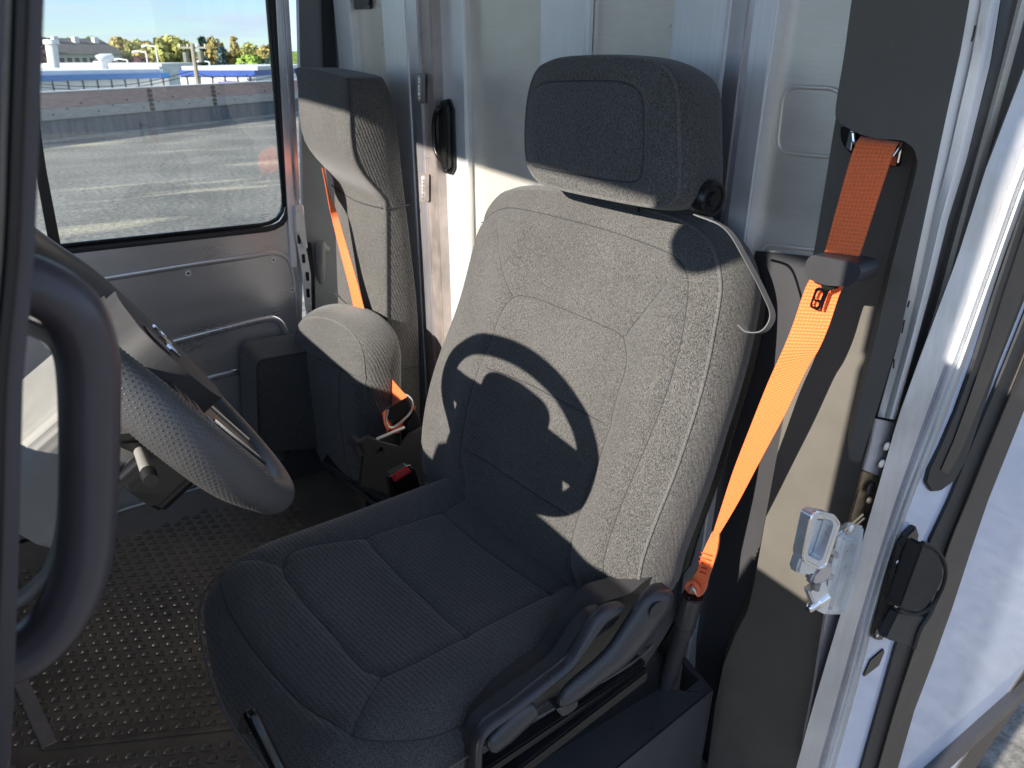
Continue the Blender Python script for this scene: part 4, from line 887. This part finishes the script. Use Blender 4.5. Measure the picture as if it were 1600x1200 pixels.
# dimpled grip pads: small raised nubs on the near (left hand) grip
bm = bmesh.new()
for i in range(-26, 27):
    th = -math.pi/2 + i*0.021
    for k in range(-6, 15):
        ph_ = k*0.19 + (0.095 if i % 2 else 0)
        er = (WP(1, th)-wc).normalized(); g_ = math.exp(-((abs((th % math.pi)-math.pi/2))/0.45)**4)
        nrm = (er*math.cos(ph_-0.9)*(0.0195+.0030*g_) + wN*math.sin(ph_-0.9)*(0.0210+.0065*g_)); p = WP(RW, th)+nrm; nn = nrm.normalized(); t1 = nn.orthogonal().normalized()*0.00135; t2 = nn.cross(t1).normalized()*0.00135
        tp = bm.verts.new(p+nn*0.0007); qs = [bm.verts.new(p+d_-nn*0.0002) for d_ in (t1, t2, -t1, -t2)]
        for z in range(4): bm.faces.new((qs[z], qs[(z+1) % 4], tp))
bmo('grip_dimples', bm, LEATH, rim, smooth=True, kind='stuff')
tube('rim_seam', [WP(RW-0.014, t, 0.012) for t in np.linspace(2.6, 3.7, 30)], 0.0008, THREAD, rim, n=5)
def wplate(name, pts, h0, h1, mat, bev, seg=3, parent=swt, r=0.012):
    return prism(name, rpoly([WP(math.hypot(a, b), math.atan2(b, a), h0) for a, b in pts], r, 5), wN*(h1-h0), mat, parent, bev, seg)
# hub pad, spokes (coordinates: up, side)
PADM = rough_mat('hub_pad_plastic', (0.035, 0.035, 0.037), 0.6, bump=0.5, bscale=1200)
hub = wplate('airbag_pad', [(0.060, -0.085), (0.072, 0), (0.060, 0.085), (0.0, 0.10), (-0.055, 0.075), (-0.085, 0.03), (-0.085, -0.03), (-0.055, -0.075), (0.0, -0.10)], -0.012, 0.036, PADM, 0.020, 5, r=0.03)
for sgn in (-1, 1):
    wplate('spoke', [(0.035, sgn*0.08), (0.025, sgn*0.205), (-0.045, sgn*0.205), (-0.05, sgn*0.08)], -0.012, 0.012, PADM, 0.006)
    wplate('button_cluster', [(0.022, sgn*0.105), (0.018, sgn*0.165), (-0.028, sgn*0.165), (-0.032, sgn*0.10)], 0.010, 0.017, BLACK, 0.003)
    for k in range(3): wplate('button', [(0.014-k*0.014, sgn*0.115), (0.014-k*0.014, sgn*0.155), (0.004-k*0.014, sgn*0.155), (0.004-k*0.014, sgn*0.115)], 0.017, 0.020, PLAS, 0.001, r=0.002)
    tube('spoke_trim', smooth_pts([WP(math.hypot(a, b), math.atan2(b, a), 0.014) for a, b in [(-0.05, sgn*0.10), (-0.07, sgn*0.13), (-0.09, sgn*0.16)]], 4), 0.002, CHROME, swt, n=6)
wplate('lower_spoke', [(-0.045, -0.15), (-0.045, 0.15), (-0.11, 0.165), (-0.195, 0.075), (-0.205, 0), (-0.195, -0.075), (-0.11, -0.165)], -0.012, 0.008, BLACK, 0.005)  # spoke widened into a plate to fill out the wheel's cast shadow
tube('spoke_trim', [WP(math.hypot(a, b), math.atan2(b, a), 0.010) for a, b in [(-0.09, -0.045), (-0.19, -0.036)]], 0.002, CHROME, swt, n=6)
tube('spoke_trim', [WP(math.hypot(a, b), math.atan2(b, a), 0.010) for a, b in [(-0.09, 0.045), (-0.19, 0.036)]], 0.002, CHROME, swt, n=6)
wplate('switch_frame', [(0.05, -0.040), (0.05, -0.075), (0.022, -0.085), (0.022, -0.045)], 0.034, 0.038, GLOSS, 0.001, r=0.004)
# silver emblem strokes on the pad
for k, (a0, b0, a1, b1) in enumerate([(0.020, -0.045, 0.004, -0.036), (0.004, -0.036, 0.020, -0.027), (0.020, -0.018, 0.002, -0.018), (0.020, -0.018, 0.012, -0.006), (0.012, -0.006, 0.004, -0.018), (0.020, 0.008, 0.002, 0.008), (0.020, 0.008, 0.018, 0.022), (0.011, 0.008, 0.010, 0.02), (0.020, 0.032, 0.003, 0.044), (0.003, 0.032, 0.020, 0.044)]):
    q = [WP(math.hypot(a, b), math.atan2(b, a), 0.030) for a, b in ((a0-0.01, b0), (a1-0.01, b1))]; q = [p_+wN*0.0075 for p_ in q]
    tube('emblem_stroke', q, 0.0022, CHROME, hub, n=4)
# column
clm = thing('steering_column', 'pale grey steering column shroud with stalks behind the wheel', 'steering column')
c0 = wc-wN*0.03; c1 = wc-wN*0.30
def colplate(name, hw, hh, h0, h1, mat, bev, up=0): return prism(name, rpoly([wc+wU*(a+up)+wY*b+wN*h0 for a, b in ((hh, -hw), (hh, hw), (-hh, hw), (-hh, -hw))], 0.03, 5), wN*(h1-h0), mat, clm, bev, 3)
colplate('shroud', 0.085, 0.060, -0.025, -0.20, GREYPL, 0.015, -0.005)
colplate('lower_shroud', 0.095, 0.045, -0.030, -0.10, BLACK, 0.015, -0.072)  # sized only to fill the wheel's shadow below the hub
for sgn in (-1, 1):
    a = wc+wY*(sgn*0.07)-wN*0.055-wU*0.02
    st_ = bmo('stalk', tube_bm([a, a+wY*sgn*0.05, a+wY*sgn*0.10+wU*0.004], [0.006, 0.006, 0.007], n=12), GREYPL, clm, smooth='auto')
    bmo('stalk_tip', tube_bm([a+wY*sgn*0.10+wU*0.004, a+wY*sgn*0.12+wU*0.006], [0.008, 0.007], n=12), BLACK, st_, smooth='auto')
prism('tilt_lever', py(0.80, (178, 690), (232, 684), (262, 722), (250, 735), (215, 705), (182, 700)), (0, 0.02, 0), BLACK, clm, 0.004)
tube('column_tube', [c1, c1-wN*0.4], 0.035, BLACK, clm, n=14)
# dashboard
dsh = thing('dashboard', 'black moulded dashboard under the windscreen', 'dashboard')
dp = [(-1.0, -0.18), (-0.60, -0.18), (-0.25, -0.33), (-0.16, -0.392), (-0.15, -0.44), (-0.24, -0.56), (-0.30, -0.80), (-1.0, -0.85)]
prism('dash_body', rpoly([Vector((x, 0.42, z)) for x, z in dp], 0.03, 5), (0, 0.605, 0), BLACK, dsh, 0.01)
prism('side_shade_block', [Vector((x, 0.28, z)) for x, z in [(-0.40, -0.25), (-0.18, -0.275), (-0.165, -0.31), (-0.17, -0.9), (-0.45, -0.9)]], (0, 0.20, 0), BLACK, dsh, 0.01)  # unseen block added to shade the lower pillar trim
prism('passenger_dash_body', rpoly([Vector((x, 1.03, z-0.070)) for x, z in dp], 0.03, 5), (0, 1.15, 0), BLACK, dsh, 0.01)
prism('instrument_hood', rpoly([Vector((x, 0.80, z)) for x, z in [(-0.30, -0.31), (-0.17, -0.335), (-0.14, -0.36), (-0.18, -0.42), (-0.32, -0.42)]], 0.02, 4), (0, 0.23, 0), BLACK, dsh, 0.01)
# unseen disc added to cast the round shadow on the backrest shoulder
sdisc = thing('round_shadow_disc', 'unseen round disc added under the windscreen header to cast a shadow', 'shadow disc')
mc = Vector((.786, .72, -.292)) - Vector((1, .14, -.507))*1.17
lathe('disc_head', mc, (1, 0.14, -0.507), [(-0.012, 0.035), (0.0, 0.050), (0.010, 0.050)], BLACK, sdisc, 28)
tube('disc_arm', [mc+Vector((0, 0, 0.04)), Vector((-0.60, mc.y, 0.37))], 0.006, BLACK, sdisc, n=8)

# ================================================================ near left: windscreen post and grab handle
fp = thing('front_door_post', 'dark raked front door post at the left edge, out of focus', 'door frame')
FP = rough_mat('dark_plum_plastic', (0.060, 0.052, 0.060), 0.38, scale=8, var=0.2)
A_ = [(70, -80), (69, 0), (62, 200), (54, 400), (36, 600), (30, 850), (20, 1130), (12, 1300)]
y_ = 0.27
R1 = [(q[0]-34, q[1]) for q in A_]; R2 = [(q[0]-60, q[1]) for q in A_]; R3 = [(-260, q[1]) for q in A_]
yplate('post_edge', A_+R1[::-1], y_, 0.02, FP, fp, 0.003)
yplate('post_channel', R1+R2[::-1], y_+0.006, 0.02, ALUP, fp, 0.002)
yplate('post_face', R2+R3[::-1], y_-0.004, 0.03, FP, fp, 0.004)
tube('post_seal', smooth_pts(py(y_-0.002, *[(q[0]-37, q[1]) for q in A_]), 3), 0.002, BLACK, fp, n=6)
box('post_core', (-0.16, 0.20, -1.2), (-0.055, 0.35, 0.10), BLACK, fp, 0.01)  # unseen core, shaped to shade the lower part of the door edge
box('post_upper', (-0.16, 0.27, 0.10), (-0.075, 0.35, 0.45), BLACK, fp, 0.01)
cl_ = smooth_pts(py(0.31, (-20, 452), (30, 440), (85, 462), (122, 500), (140, 560), (142, 640), (141, 740), (137, 830), (124, 900), (92, 965), (45, 1012), (-20, 1040)), 6)
gh = tube('grab_handle', cl_, 0.0105, FP, fp, n=16, flat=(0.0125, (0, 1, 0)))
tube('handle_inner_lip', smooth_pts(py(0.318, (10, 500), (55, 515), (90, 540), (102, 600), (104, 740), (98, 830), (78, 890), (40, 930), (0, 950)), 6), 0.003, GREYPL, gh, n=8)

# ================================================================ tilt the van with its deck slope
for o in VAN: o.matrix_world = VT @ o.matrix_world

# ================================================================ OUTSIDE (world frame, z=0 is the roof deck)
C0 = Vector((0, 0, CAMH)); VR = VT.to_3x3()
def wray(u, v): return VR @ Vector(ray(u, v))
def wz(z, u, v): d = wray(u, v); return C0+d*((z-CAMH)/d.z)
def wd(dist, u, v): d = wray(u, v); return C0+d*(dist/math.hypot(d.x, d.y))
def wbox(name, c, ex, ey, hz, mat, parent, bev=0):
    """box on ground point c, ex/ey edge vectors, height hz"""
    return prism_w(name, [c, c+ex, c+ex+ey, c+ey], (0, 0, hz), mat, parent, bev)
def prism_w(name, pts, off, mat, parent=None, bev=0):
    return bmo(name, prism_bm(pts, off, bev), mat, parent, van=False)
ASPH = None
def asphalt():
    M, t, b = newmat('worn_roof_asphalt'); b.inputs['Roughness'].default_value = 0.85
    co = N(t, 'ShaderNodeTexCoord')
    n1 = N(t, 'ShaderNodeTexNoise'); n1.inputs['Scale'].default_value = 0.55; n1.inputs['Detail'].default_value = 6
    n2 = N(t, 'ShaderNodeTexNoise'); n2.inputs['Scale'].default_value = 13; n2.inputs['Detail'].default_value = 10; n2.inputs['Roughness'].default_value = 0.8
    mp = N(t, 'ShaderNodeMapping'); mp.inputs['Rotation'].default_value = (0, 0, rad(-36)); mp.inputs['Scale'].default_value = (0.25, 1.3, 1)
    n3 = N(t, 'ShaderNodeTexNoise'); n3.inputs['Scale'].default_value = 0.8; n3.inputs['Detail'].default_value = 5
    L(t, co.outputs['Object'], n1.inputs[0]); L(t, co.outputs['Object'], n2.inputs[0]); L(t, co.outputs['Object'], mp.inputs[0]); L(t, mp.outputs[0], n3.inputs[0])
    r1 = N(t, 'ShaderNodeValToRGB'); r1.color_ramp.elements[0].position = 0.3; r1.color_ramp.elements[0].color = (0.14, 0.135, 0.125, 1); r1.color_ramp.elements[1].position = 0.7; r1.color_ramp.elements[1].color = (0.26, 0.245, 0.22, 1)
    L(t, n1.outputs[0], r1.inputs[0])
    r3 = N(t, 'ShaderNodeMapRange'); r3.inputs[1].default_value = 0.60; r3.inputs[2].default_value = 0.67; L(t, n3.outputs[0], r3.inputs[0]); r3.inputs[4].default_value = 0.85
    m1 = N(t, 'ShaderNodeMix', data_type='RGBA'); m1.inputs[7].default_value = (0.42, 0.38, 0.29, 1); L(t, r3.outputs[0], m1.inputs[0]); L(t, r1.outputs[0], m1.inputs[6])
    r2 = N(t, 'ShaderNodeMapRange'); r2.inputs[1].default_value = 0.40; r2.inputs[2].default_value = 0.60; r2.inputs[3].default_value = 0.45; r2.inputs[4].default_value = 1.55; L(t, n2.outputs[0], r2.inputs[0])
    s = N(t, 'ShaderNodeVectorMath', operation='SCALE'); L(t, m1.outputs[2], s.inputs[0]); L(t, r2.outputs[0], s.inputs['Scale'])
    L(t, s.outputs[0], b.inputs['Base Color'])
    bp = N(t, 'ShaderNodeBump'); bp.inputs['Strength'].default_value = 0.8; bp.inputs['Distance'].default_value = 0.01; L(t, n2.outputs[0], bp.inputs['Height']); L(t, bp.outputs[0], b.inputs['Normal'])
    return M
ASPH = asphalt()
p0 = wz(0, 66, 222); p1 = wz(0, 429, 180); wdir = (p1-p0).normalized(); wn = Vector((wdir.y, -wdir.x, 0))
if wn.dot(p0) > 0: wn = -wn       # towards the van
far = -wn
deck = []
c = p0 - wdir*60
dk = prism_w('roof_deck', [c+far*1.5, c+far*1.5+wdir*160, c+wdir*160+wn*120, c+wn*120], (0, 0, -0.4), ASPH); tag(dk, kind='structure')
GZ = -9.0
GRASS = rough_mat('far_ground', (0.11, 0.12, 0.06), 0.95, scale=0.05, var=0.4)
gr = prism_w('far_ground', [Vector((-2000, -2000, GZ)), Vector((2000, -2000, GZ)), Vector((2000, 2000, GZ)), Vector((-2000, 2000, GZ))], (0, 0, -0.5), GRASS); tag(gr, kind='structure')
# parapet
CONC = rough_mat('stained_concrete', (0.16, 0.165, 0.17), 0.85, scale=1.6, var=0.4, stretch=(3, 3, 0.5), bump=0.3, bscale=40)
WOODR = rough_mat('weathered_red_board', (0.42, 0.29, 0.25), 0.75, scale=3, var=0.25, stretch=(1, 1, 9))
WOODG = rough_mat('weathered_grey_board', (0.42, 0.39, 0.35), 0.75, scale=3, var=0.22, stretch=(1, 1, 9))
WHITEP = rough_mat('white_paint', (0.78, 0.78, 0.76), 0.5, scale=1, var=0.08)
PALE = rough_mat('pale_curb', (0.3, 0.3, 0.29), 0.85, scale=2, var=0.3)
def hgt(u, v):   # height on the parapet plane
    d = wray(u, v); n = wn; t = (p0-C0).dot(n)/d.dot(n); return (C0+d*t).z
hb, hm_, ht = hgt(248, 173), hgt(248, 157), hgt(248, 136)
pw = thing('parapet_wall', 'low concrete roof parapet faced with red and grey boards', 'wall', van=False)
def along(u): 
    d = wray(u, 180); t = (p0-C0).dot(wn)/d.dot(wn); return (C0+d*t-p0).dot(wdir)
def wallpart(name, s0, s1, z0, z1, o0, o1, mat, bev=0): 
    return prism_w(name, [p0+wdir*s0+wn*o1+Vector((0, 0, z0)), p0+wdir*s1+wn*o1+Vector((0, 0, z0)), p0+wdir*s1+wn*o1+Vector((0, 0, z1)), p0+wdir*s0+wn*o1+Vector((0, 0, z1))], -wn*(o1-o0), mat, pw, bev)
wallpart('concrete_base', -50, 80, -0.3, hb+0.05, -0.3, 0, CONC)
wallpart('curb', -50, 80, 0.0, 0.05, 0.0, 0.35, PALE)
ends = [-50, along(-120), along(60), along(237), along(336), along(470), 60]
for i in range(len(ends)-1):
    wallpart('red_board', ends[i]+0.02, ends[i+1]-0.02, hm_, ht, -0.05, 0.06, WOODR, 0.01)
    wallpart('grey_board', ends[i]+0.02, ends[i+1]-0.02, hb, hm_-0.008, -0.05, 0.07, WOODG, 0.01)
    wallpart('coping', ends[i], ends[i+1], ht, ht+0.03, -0.12, 0.08, WHITEP)
for u in (237, 336):
    s = along(u)
    for k in range(5):
        z0 = hb+(ht-hb)*(0.04+k*0.19); wallpart('splice_plate', s-0.09, s+0.09, z0, z0+(ht-hb)*0.13, 0.06, 0.085, BLACK)
for k in range(16):
    s = along(80+k*24); wallpart('bolt', s-0.02, s+0.02, hb+0.12*(1 + (k % 3)), hb+0.12*(1+(k % 3))+0.04, 0.06, 0.08, BLACK)
# blue and white building
BLUE = rough_mat('blue_fascia', (0.05, 0.24, 0.62), 0.4, scale=1, var=0.1); DBL = rough_mat('deep_blue_fascia', (0.045, 0.10, 0.42), 0.4, scale=1, var=0.1)
JOINT = rough_mat('panel_joint', (0.10, 0.11, 0.13), 0.8)
def facade(name, label, uL, vL, uR, vR, dist0, dist1, fr_top, pieces, fasc, roofcol):
    t = thing(name, label, 'building', van=False)
    a = wd(dist0, uL, vL); b = wd(dist1, uR, vR); z = (a.z+b.z)/2; a.z = b.z = z
    d = (b-a); ln = d.length; d.normalize(); nf = Vector((-d.y, d.x, 0));
    if nf.dot(a) < 0: nf = -nf
    prism_w('wall', [Vector((a.x, a.y, GZ)), Vector((b.x, b.y, GZ)), Vector((b.x, b.y, z-fr_top)), Vector((a.x, a.y, z-fr_top))], nf*14, WHITEP, t)
    prism_w('fascia', [a-nf*0.15-Vector((0, 0, fr_top)), b-nf*0.15-Vector((0, 0, fr_top)), b-nf*0.15, a-nf*0.15], nf*14.3, fasc, t)
    prism_w('roof', [a+nf*0.5+Vector((0, 0, 0.01)), b+nf*0.5+Vector((0, 0, 0.01)), b+nf*13.5+Vector((0, 0, 0.01)), a+nf*13.5+Vector((0, 0, 0.01))], (0, 0, 0.25), roofcol, t)
    for k in range(pieces):
        p = a+d*(ln*(k+0.5)/pieces)-nf*0.04
        prism_w('panel_joint', [p-Vector((0, 0, z-GZ)), p+d*0.09-Vector((0, 0, z-GZ)), p+d*0.09-Vector((0, 0, fr_top)), p-Vector((0, 0, fr_top))], nf*0.05, JOINT, t)
    return t, a, b, d, nf
t1, a1, b1, d1, n1_ = facade('warehouse', 'long white warehouse with dark blue fascia right of the pole', 280, 113, 398, 107, 62, 60, 0.36, 6, DBL, WHITEP)
prism_w('sign_panel', [b1-d1*2.6-n1_*0.2-Vector((0, 0, 2.2)), b1-d1*0.2-n1_*0.2-Vector((0, 0, 2.2)), b1-d1*0.2-n1_*0.2-Vector((0, 0, 0.7)), b1-d1*2.6-n1_*0.2-Vector((0, 0, 0.7))], n1_*0.1, rough_mat('purple_sign', (0.16, 0.10, 0.42), 0.5), t1)
t2, a2_, b2, d2, n2_ = facade('warehouse', 'white warehouse with bright blue fascia left of the pole', 40, 118, 262, 114.5, 60, 66, 0.34, 10, BLUE, WHITEP)
t3, a3, b3, d3, n3_ = facade('warehouse', 'wide low building with plain white roof behind the blue fascias', 20, 105, 250, 103, 95, 90, 0.7, 8, WHITEP, WHITEP)
# roof stack and vent on the warehouses
ck = thing('roof_stack', 'tall pale cylindrical stack on the white roof', 'chimney', van=False)
a = wd(80, 86, 116); b = wd(80, 80, 69); bm = tube_bm([a, b], 0.45, n=12); bmo('shaft', bm, WHITEP, ck, smooth='auto', van=False)
bmo('cap', tube_bm([b, b+Vector((0, 0, 0.35))], 0.62, n=12), WHITEP, ck, smooth='auto', van=False)
vt = thing('roof_vent', 'short white cylindrical vent on the warehouse roof', 'vent', van=False)
a = wd(70, 160, 116); b = wd(70, 157, 96); bmo('drum', tube_bm([a, b], 0.5, n=12), WHITEP, vt, smooth='auto', van=False)
bmo('hood', tube_bm([b, b+Vector((0.2, 0, 0.15)), b+Vector((0.9, 0.3, 0.3))], [0.5, 0.4, 0.25], n=10), WHITEP, vt, smooth='auto', van=False)
# apartment building
ab = thing('apartment_block', 'pale two storey apartment block with dark pitched roof among the trees', 'building', van=False)
SID = rough_mat('pale_siding', (0.55, 0.58, 0.52), 0.8, scale=1, var=0.06); ROOFM = rough_mat('dark_shingle_roof', (0.10, 0.10, 0.10), 0.9, scale=1, var=0.2); WIN = rough_mat('dark_window', (0.04, 0.05, 0.06), 0.15)
a = wd(150, 62, 84); b = wd(158, 190, 84); z = (a.z+b.z)/2; a.z = b.z = z; d = (b-a); ln = d.length; d.normalize(); nf = Vector((-d.y, d.x, 0)); nf = nf if nf.dot(a) > 0 else -nf
prism_w('wall', [Vector((a.x, a.y, GZ)), Vector((b.x, b.y, GZ)), b, a], nf*12, SID, ab)
rh = 2.4
prism_w('roof', [a-nf*0.5-d*0.5, a+nf*12.5-d*0.5, a+nf*6-d*0.5+Vector((0, 0, rh))], d*(ln+1), ROOFM, ab)
for k in range(11):
    p = a+d*(ln*(k+0.35)/11)-nf*0.05
    for zz in (-1.9, -4.6):
        w_ = prism_w('window', [p+Vector((0, 0, zz)), p+d*0.75+Vector((0, 0, zz)), p+d*0.75+Vector((0, 0, zz+1.3)), p+Vector((0, 0, zz+1.3))], nf*0.1, WIN, ab)
for k in range(4):
    p = a+d*(ln*(k+0.5)/4)+nf*4+Vector((0, 0, rh*0.5)); prism_w('chimney', [p, p+d*0.8, p+d*0.8+nf*0.8, p+nf*0.8], (0, 0, 1.4), WHITEP, ab)
# trees
def leafmat(name, c):
    M, t, b = newmat(name); b.inputs['Roughness'].default_value = 0.8
    oi = N(t, 'ShaderNodeNewGeometry'); n1 = N(t, 'ShaderNodeTexNoise'); n1.inputs['Scale'].default_value = 1.2; n1.inputs['Detail'].default_value = 5
    co = N(t, 'ShaderNodeTexCoord'); L(t, co.outputs['Object'], n1.inputs[0])
    r = N(t, 'ShaderNodeMapRange'); r.inputs[1].default_value = 0.3; r.inputs[2].default_value = 0.7; r.inputs[3].default_value = 0.55; r.inputs[4].default_value = 1.5; L(t, n1.outputs[0], r.inputs[0])
    s = N(t, 'ShaderNodeVectorMath', operation='SCALE'); s.inputs[0].default_value = c; L(t, r.outputs[0], s.inputs['Scale']); L(t, s.outputs[0], b.inputs['Base Color']); return M
LM = {'yellow': leafmat('yellow_green_leaves', (0.36, 0.35, 0.10)), 'gold': leafmat('gold_leaves', (0.44, 0.35, 0.12)), 'green': leafmat('green_leaves', (0.17, 0.26, 0.06)),
      'dark': leafmat('dark_conifer_needles', (0.035, 0.07, 0.05)), 'red': leafmat('dark_red_leaves', (0.10, 0.035, 0.045)), 'bright': leafmat('bright_green_leaves', (0.30, 0.42, 0.07)), 'blue': leafmat('blue_spruce_needles', (0.07, 0.12, 0.12))}
BARK = rough_mat('bark', (0.10, 0.08, 0.06), 0.9)
def tree(u, vtop, wpx, dist, kind, label, conic=False, grp='autumn trees behind the warehouses'):
    top = wd(dist, u, vtop); scale = dist*1.05/FPX
    r = wpx*scale/2*1.5; h = top.z-GZ; base_ = Vector((top.x, top.y, GZ))
    t = thing('conifer_tree' if conic else 'broadleaf_tree', label, 'tree', grp, van=False)
    bm = tube_bm([base_, base_+Vector((0.1, 0, h*0.5)), base_+Vector((0, 0.1, h*0.9))], [0.3, 0.2, 0.05], n=6)
    for k in range(5):
        a = rng.uniform(0, 6.28); z0 = h*rng.uniform(0.35, 0.7)
        tube_bm([base_+Vector((0, 0, z0)), base_+Vector((math.cos(a)*r*0.7, math.sin(a)*r*0.7, z0+r*0.5))], [0.12, 0.03], n=4, bm=bm)
    bmo('trunk', bm, BARK, t, van=False)
    V = []; F = []; cl = []
    nc = 46
    for k in range(nc):
        if conic:
            f_ = rng.uniform(0, 1); zz = h*(0.2+0.8*f_); rr = r*(1-f_)*rng.uniform(0.4, 1.0)
        else:
            f_ = rng.uniform(0, 1); zz = h*(0.35+0.62*f_); rr = r*math.sqrt(max(0.05, 1-(2*f_-0.9)**2*0.85))*rng.uniform(0.2, 0.95)
        a = rng.uniform(0, 6.28); cl.append((base_.x+math.cos(a)*rr, base_.y+math.sin(a)*rr, base_.z+zz, r*rng.uniform(0.22, 0.4)*(0.5 if conic else 1)))
    for (x, y, z, s) in cl:
        for q in range(60):
            dv = rng.normal(size=3); dv /= np.linalg.norm(dv); p = np.array((x, y, z))+dv*s*rng.uniform(0.5, 1.05)*np.array((1, 1, 0.8))
            e = rng.normal(size=3); e /= np.linalg.norm(e); g_ = np.cross(e, dv); sz = rng.uniform(0.25, 0.55)
            i0 = len(V); V += [(p-e*sz).tolist(), (p+g_*sz*0.8).tolist(), (p+e*sz).tolist(), (p-g_*sz*0.8).tolist()]; F.append((i0, i0+1, i0+2, i0+3))
    me = bpy.data.meshes.new('crown'); me.from_pydata(V, [], F); me.update(); link('crown', me, t, LM[kind], False)
TR = [(64, 58, 26, 150, 'red', 'dark russet tree at the left end of the row'), (108, 62, 20, 190, 'yellow', 'small yellow green tree above the apartment roof on its left'), (140, 60, 22, 190, 'green', 'green tree above the middle of the apartment roof'),
      (183, 57, 30, 170, 'gold', 'golden tree at the right end of the apartment roof'), (208, 60, 30, 165, 'yellow', 'yellow green tree right of the apartment block'), (230, 66, 26, 160, 'gold', 'golden tree behind the dark red bush'),
      (243, 62, 10, 170, 'dark', 'thin dark conifer rising left of the tallest yellow tree'), (222, 91, 30, 120, 'red', 'low round dark red tree in front of the row'), (262, 56, 40, 140, 'yellow', 'tallest wide yellow green tree left of the utility pole'),
      (288, 66, 26, 150, 'yellow', 'yellow tree just left of the utility pole'), (315, 60, 24, 145, 'dark', 'dark green conifer just right of the utility pole'), (333, 58, 26, 150, 'gold', 'slim golden tree right of the utility pole'),
      (345, 76, 30, 120, 'blue', 'blue green spruce in front of the golden trees'), (364, 61, 32, 150, 'gold', 'broad golden tree above the blue spruce'), (385, 70, 30, 150, 'yellow', 'yellow green tree near the window edge'),
      (392, 86, 30, 110, 'bright', 'bright green low tree at the end of the dark blue warehouse'), (415, 72, 28, 150, 'gold', 'pale gold tree partly behind the window rubber'), (418, 92, 24, 110, 'dark', 'dark low tree at the window edge')]
for q in TR: tree(q[0], q[1], q[2], q[3], q[4], q[5], conic=('conifer' in q[5] or 'spruce' in q[5]))
hr = prism_w('distant_woods', [wd(260, 20, 84)+Vector((0, 0, -14)), wd(260, 520, 84)+Vector((0, 0, -14)), wd(260, 520, 80), wd(260, 20, 82)], (0, 2, 0), LM['green']); tag(hr, kind='structure')
# utility pole with crossarm, wires
POLE = rough_mat('weathered_pole', (0.35, 0.31, 0.26), 0.85)
up_ = thing('utility_pole', 'tall wooden utility pole with crossarm and transformers', 'utility pole', van=False)
pt_ = wd(58, 300, 68); pb_ = Vector((pt_.x, pt_.y, GZ))
bmo('pole', tube_bm([pb_, pt_], [0.2, 0.13], n=8), POLE, up_, van=False)
ca = Vector((cR[0], cR[1], 0)); z_ = pt_.z-0.3
prism_w('crossarm', [pt_-ca*0.9+Vector((0, 0, -0.3)), pt_+ca*0.9+Vector((0, 0, -0.3)), pt_+ca*0.9+Vector((0, 0, -0.18)), pt_-ca*0.9+Vector((0, 0, -0.18))], Vector((0, 0.12, 0)), POLE, up_)
for s in (-0.5, 0.45): bmo('transformer', tube_bm([pt_+ca*s+Vector((0, 0, -1.1)), pt_+ca*s+Vector((0, 0, -0.5))], 0.19, n=10), GREYPL, up_, van=False)
for s in (-0.8, -0.3, 0.3, 0.8): bmo('insulator', tube_bm([pt_+ca*s+Vector((0, 0, -0.2)), pt_+ca*s+Vector((0, 0, -0.02))], 0.05, n=6), WHITEP, up_, van=False)
for k, (u0, v0, u1, v1, lb) in enumerate([(60, 131, 303, 110, 'upper black wire running left from the utility pole'), (60, 136, 303, 116, 'lower black wire running left from the utility pole'), (303, 112, 430, 118, 'black wire running right from the utility pole')]):
    a = wd(59, u0, v0); b = wd(58, u1, v1); pts = [a.lerp(b, t)-Vector((0, 0, 0.5*math.sin(math.pi*t))) for t in np.linspace(0, 1, 16)]
    o = bmo('wire', tube_bm(pts, 0.02, n=4), BLACK, van=False); tag(o, lb, 'wire', 'overhead wires')
for u, v, vb, lb in [(199, 94, 112, 'short white light pole left of the dark red tree'), (228, 82, 104, 'slender twin headed street light above the red tree'), (243, 73, 104, 'tall slender street light beside the thin conifer'), (327, 97, 107, 'short white light pole on the warehouse roof')]:
    t = thing('street_light', lb, 'street light', 'light poles beyond the parapet', van=False)
    a = wd(75, u, v); b = Vector((a.x, a.y, GZ)); bmo('pole', tube_bm([b, a], [0.09, 0.06], n=6), WHITEP, t, van=False)
    bmo('lamp_head', tube_bm([a, a-ca*0.7+Vector((0, 0, 0.1)), a-ca*1.1], [0.05, 0.06, 0.12], n=6), WHITEP, t, van=False)
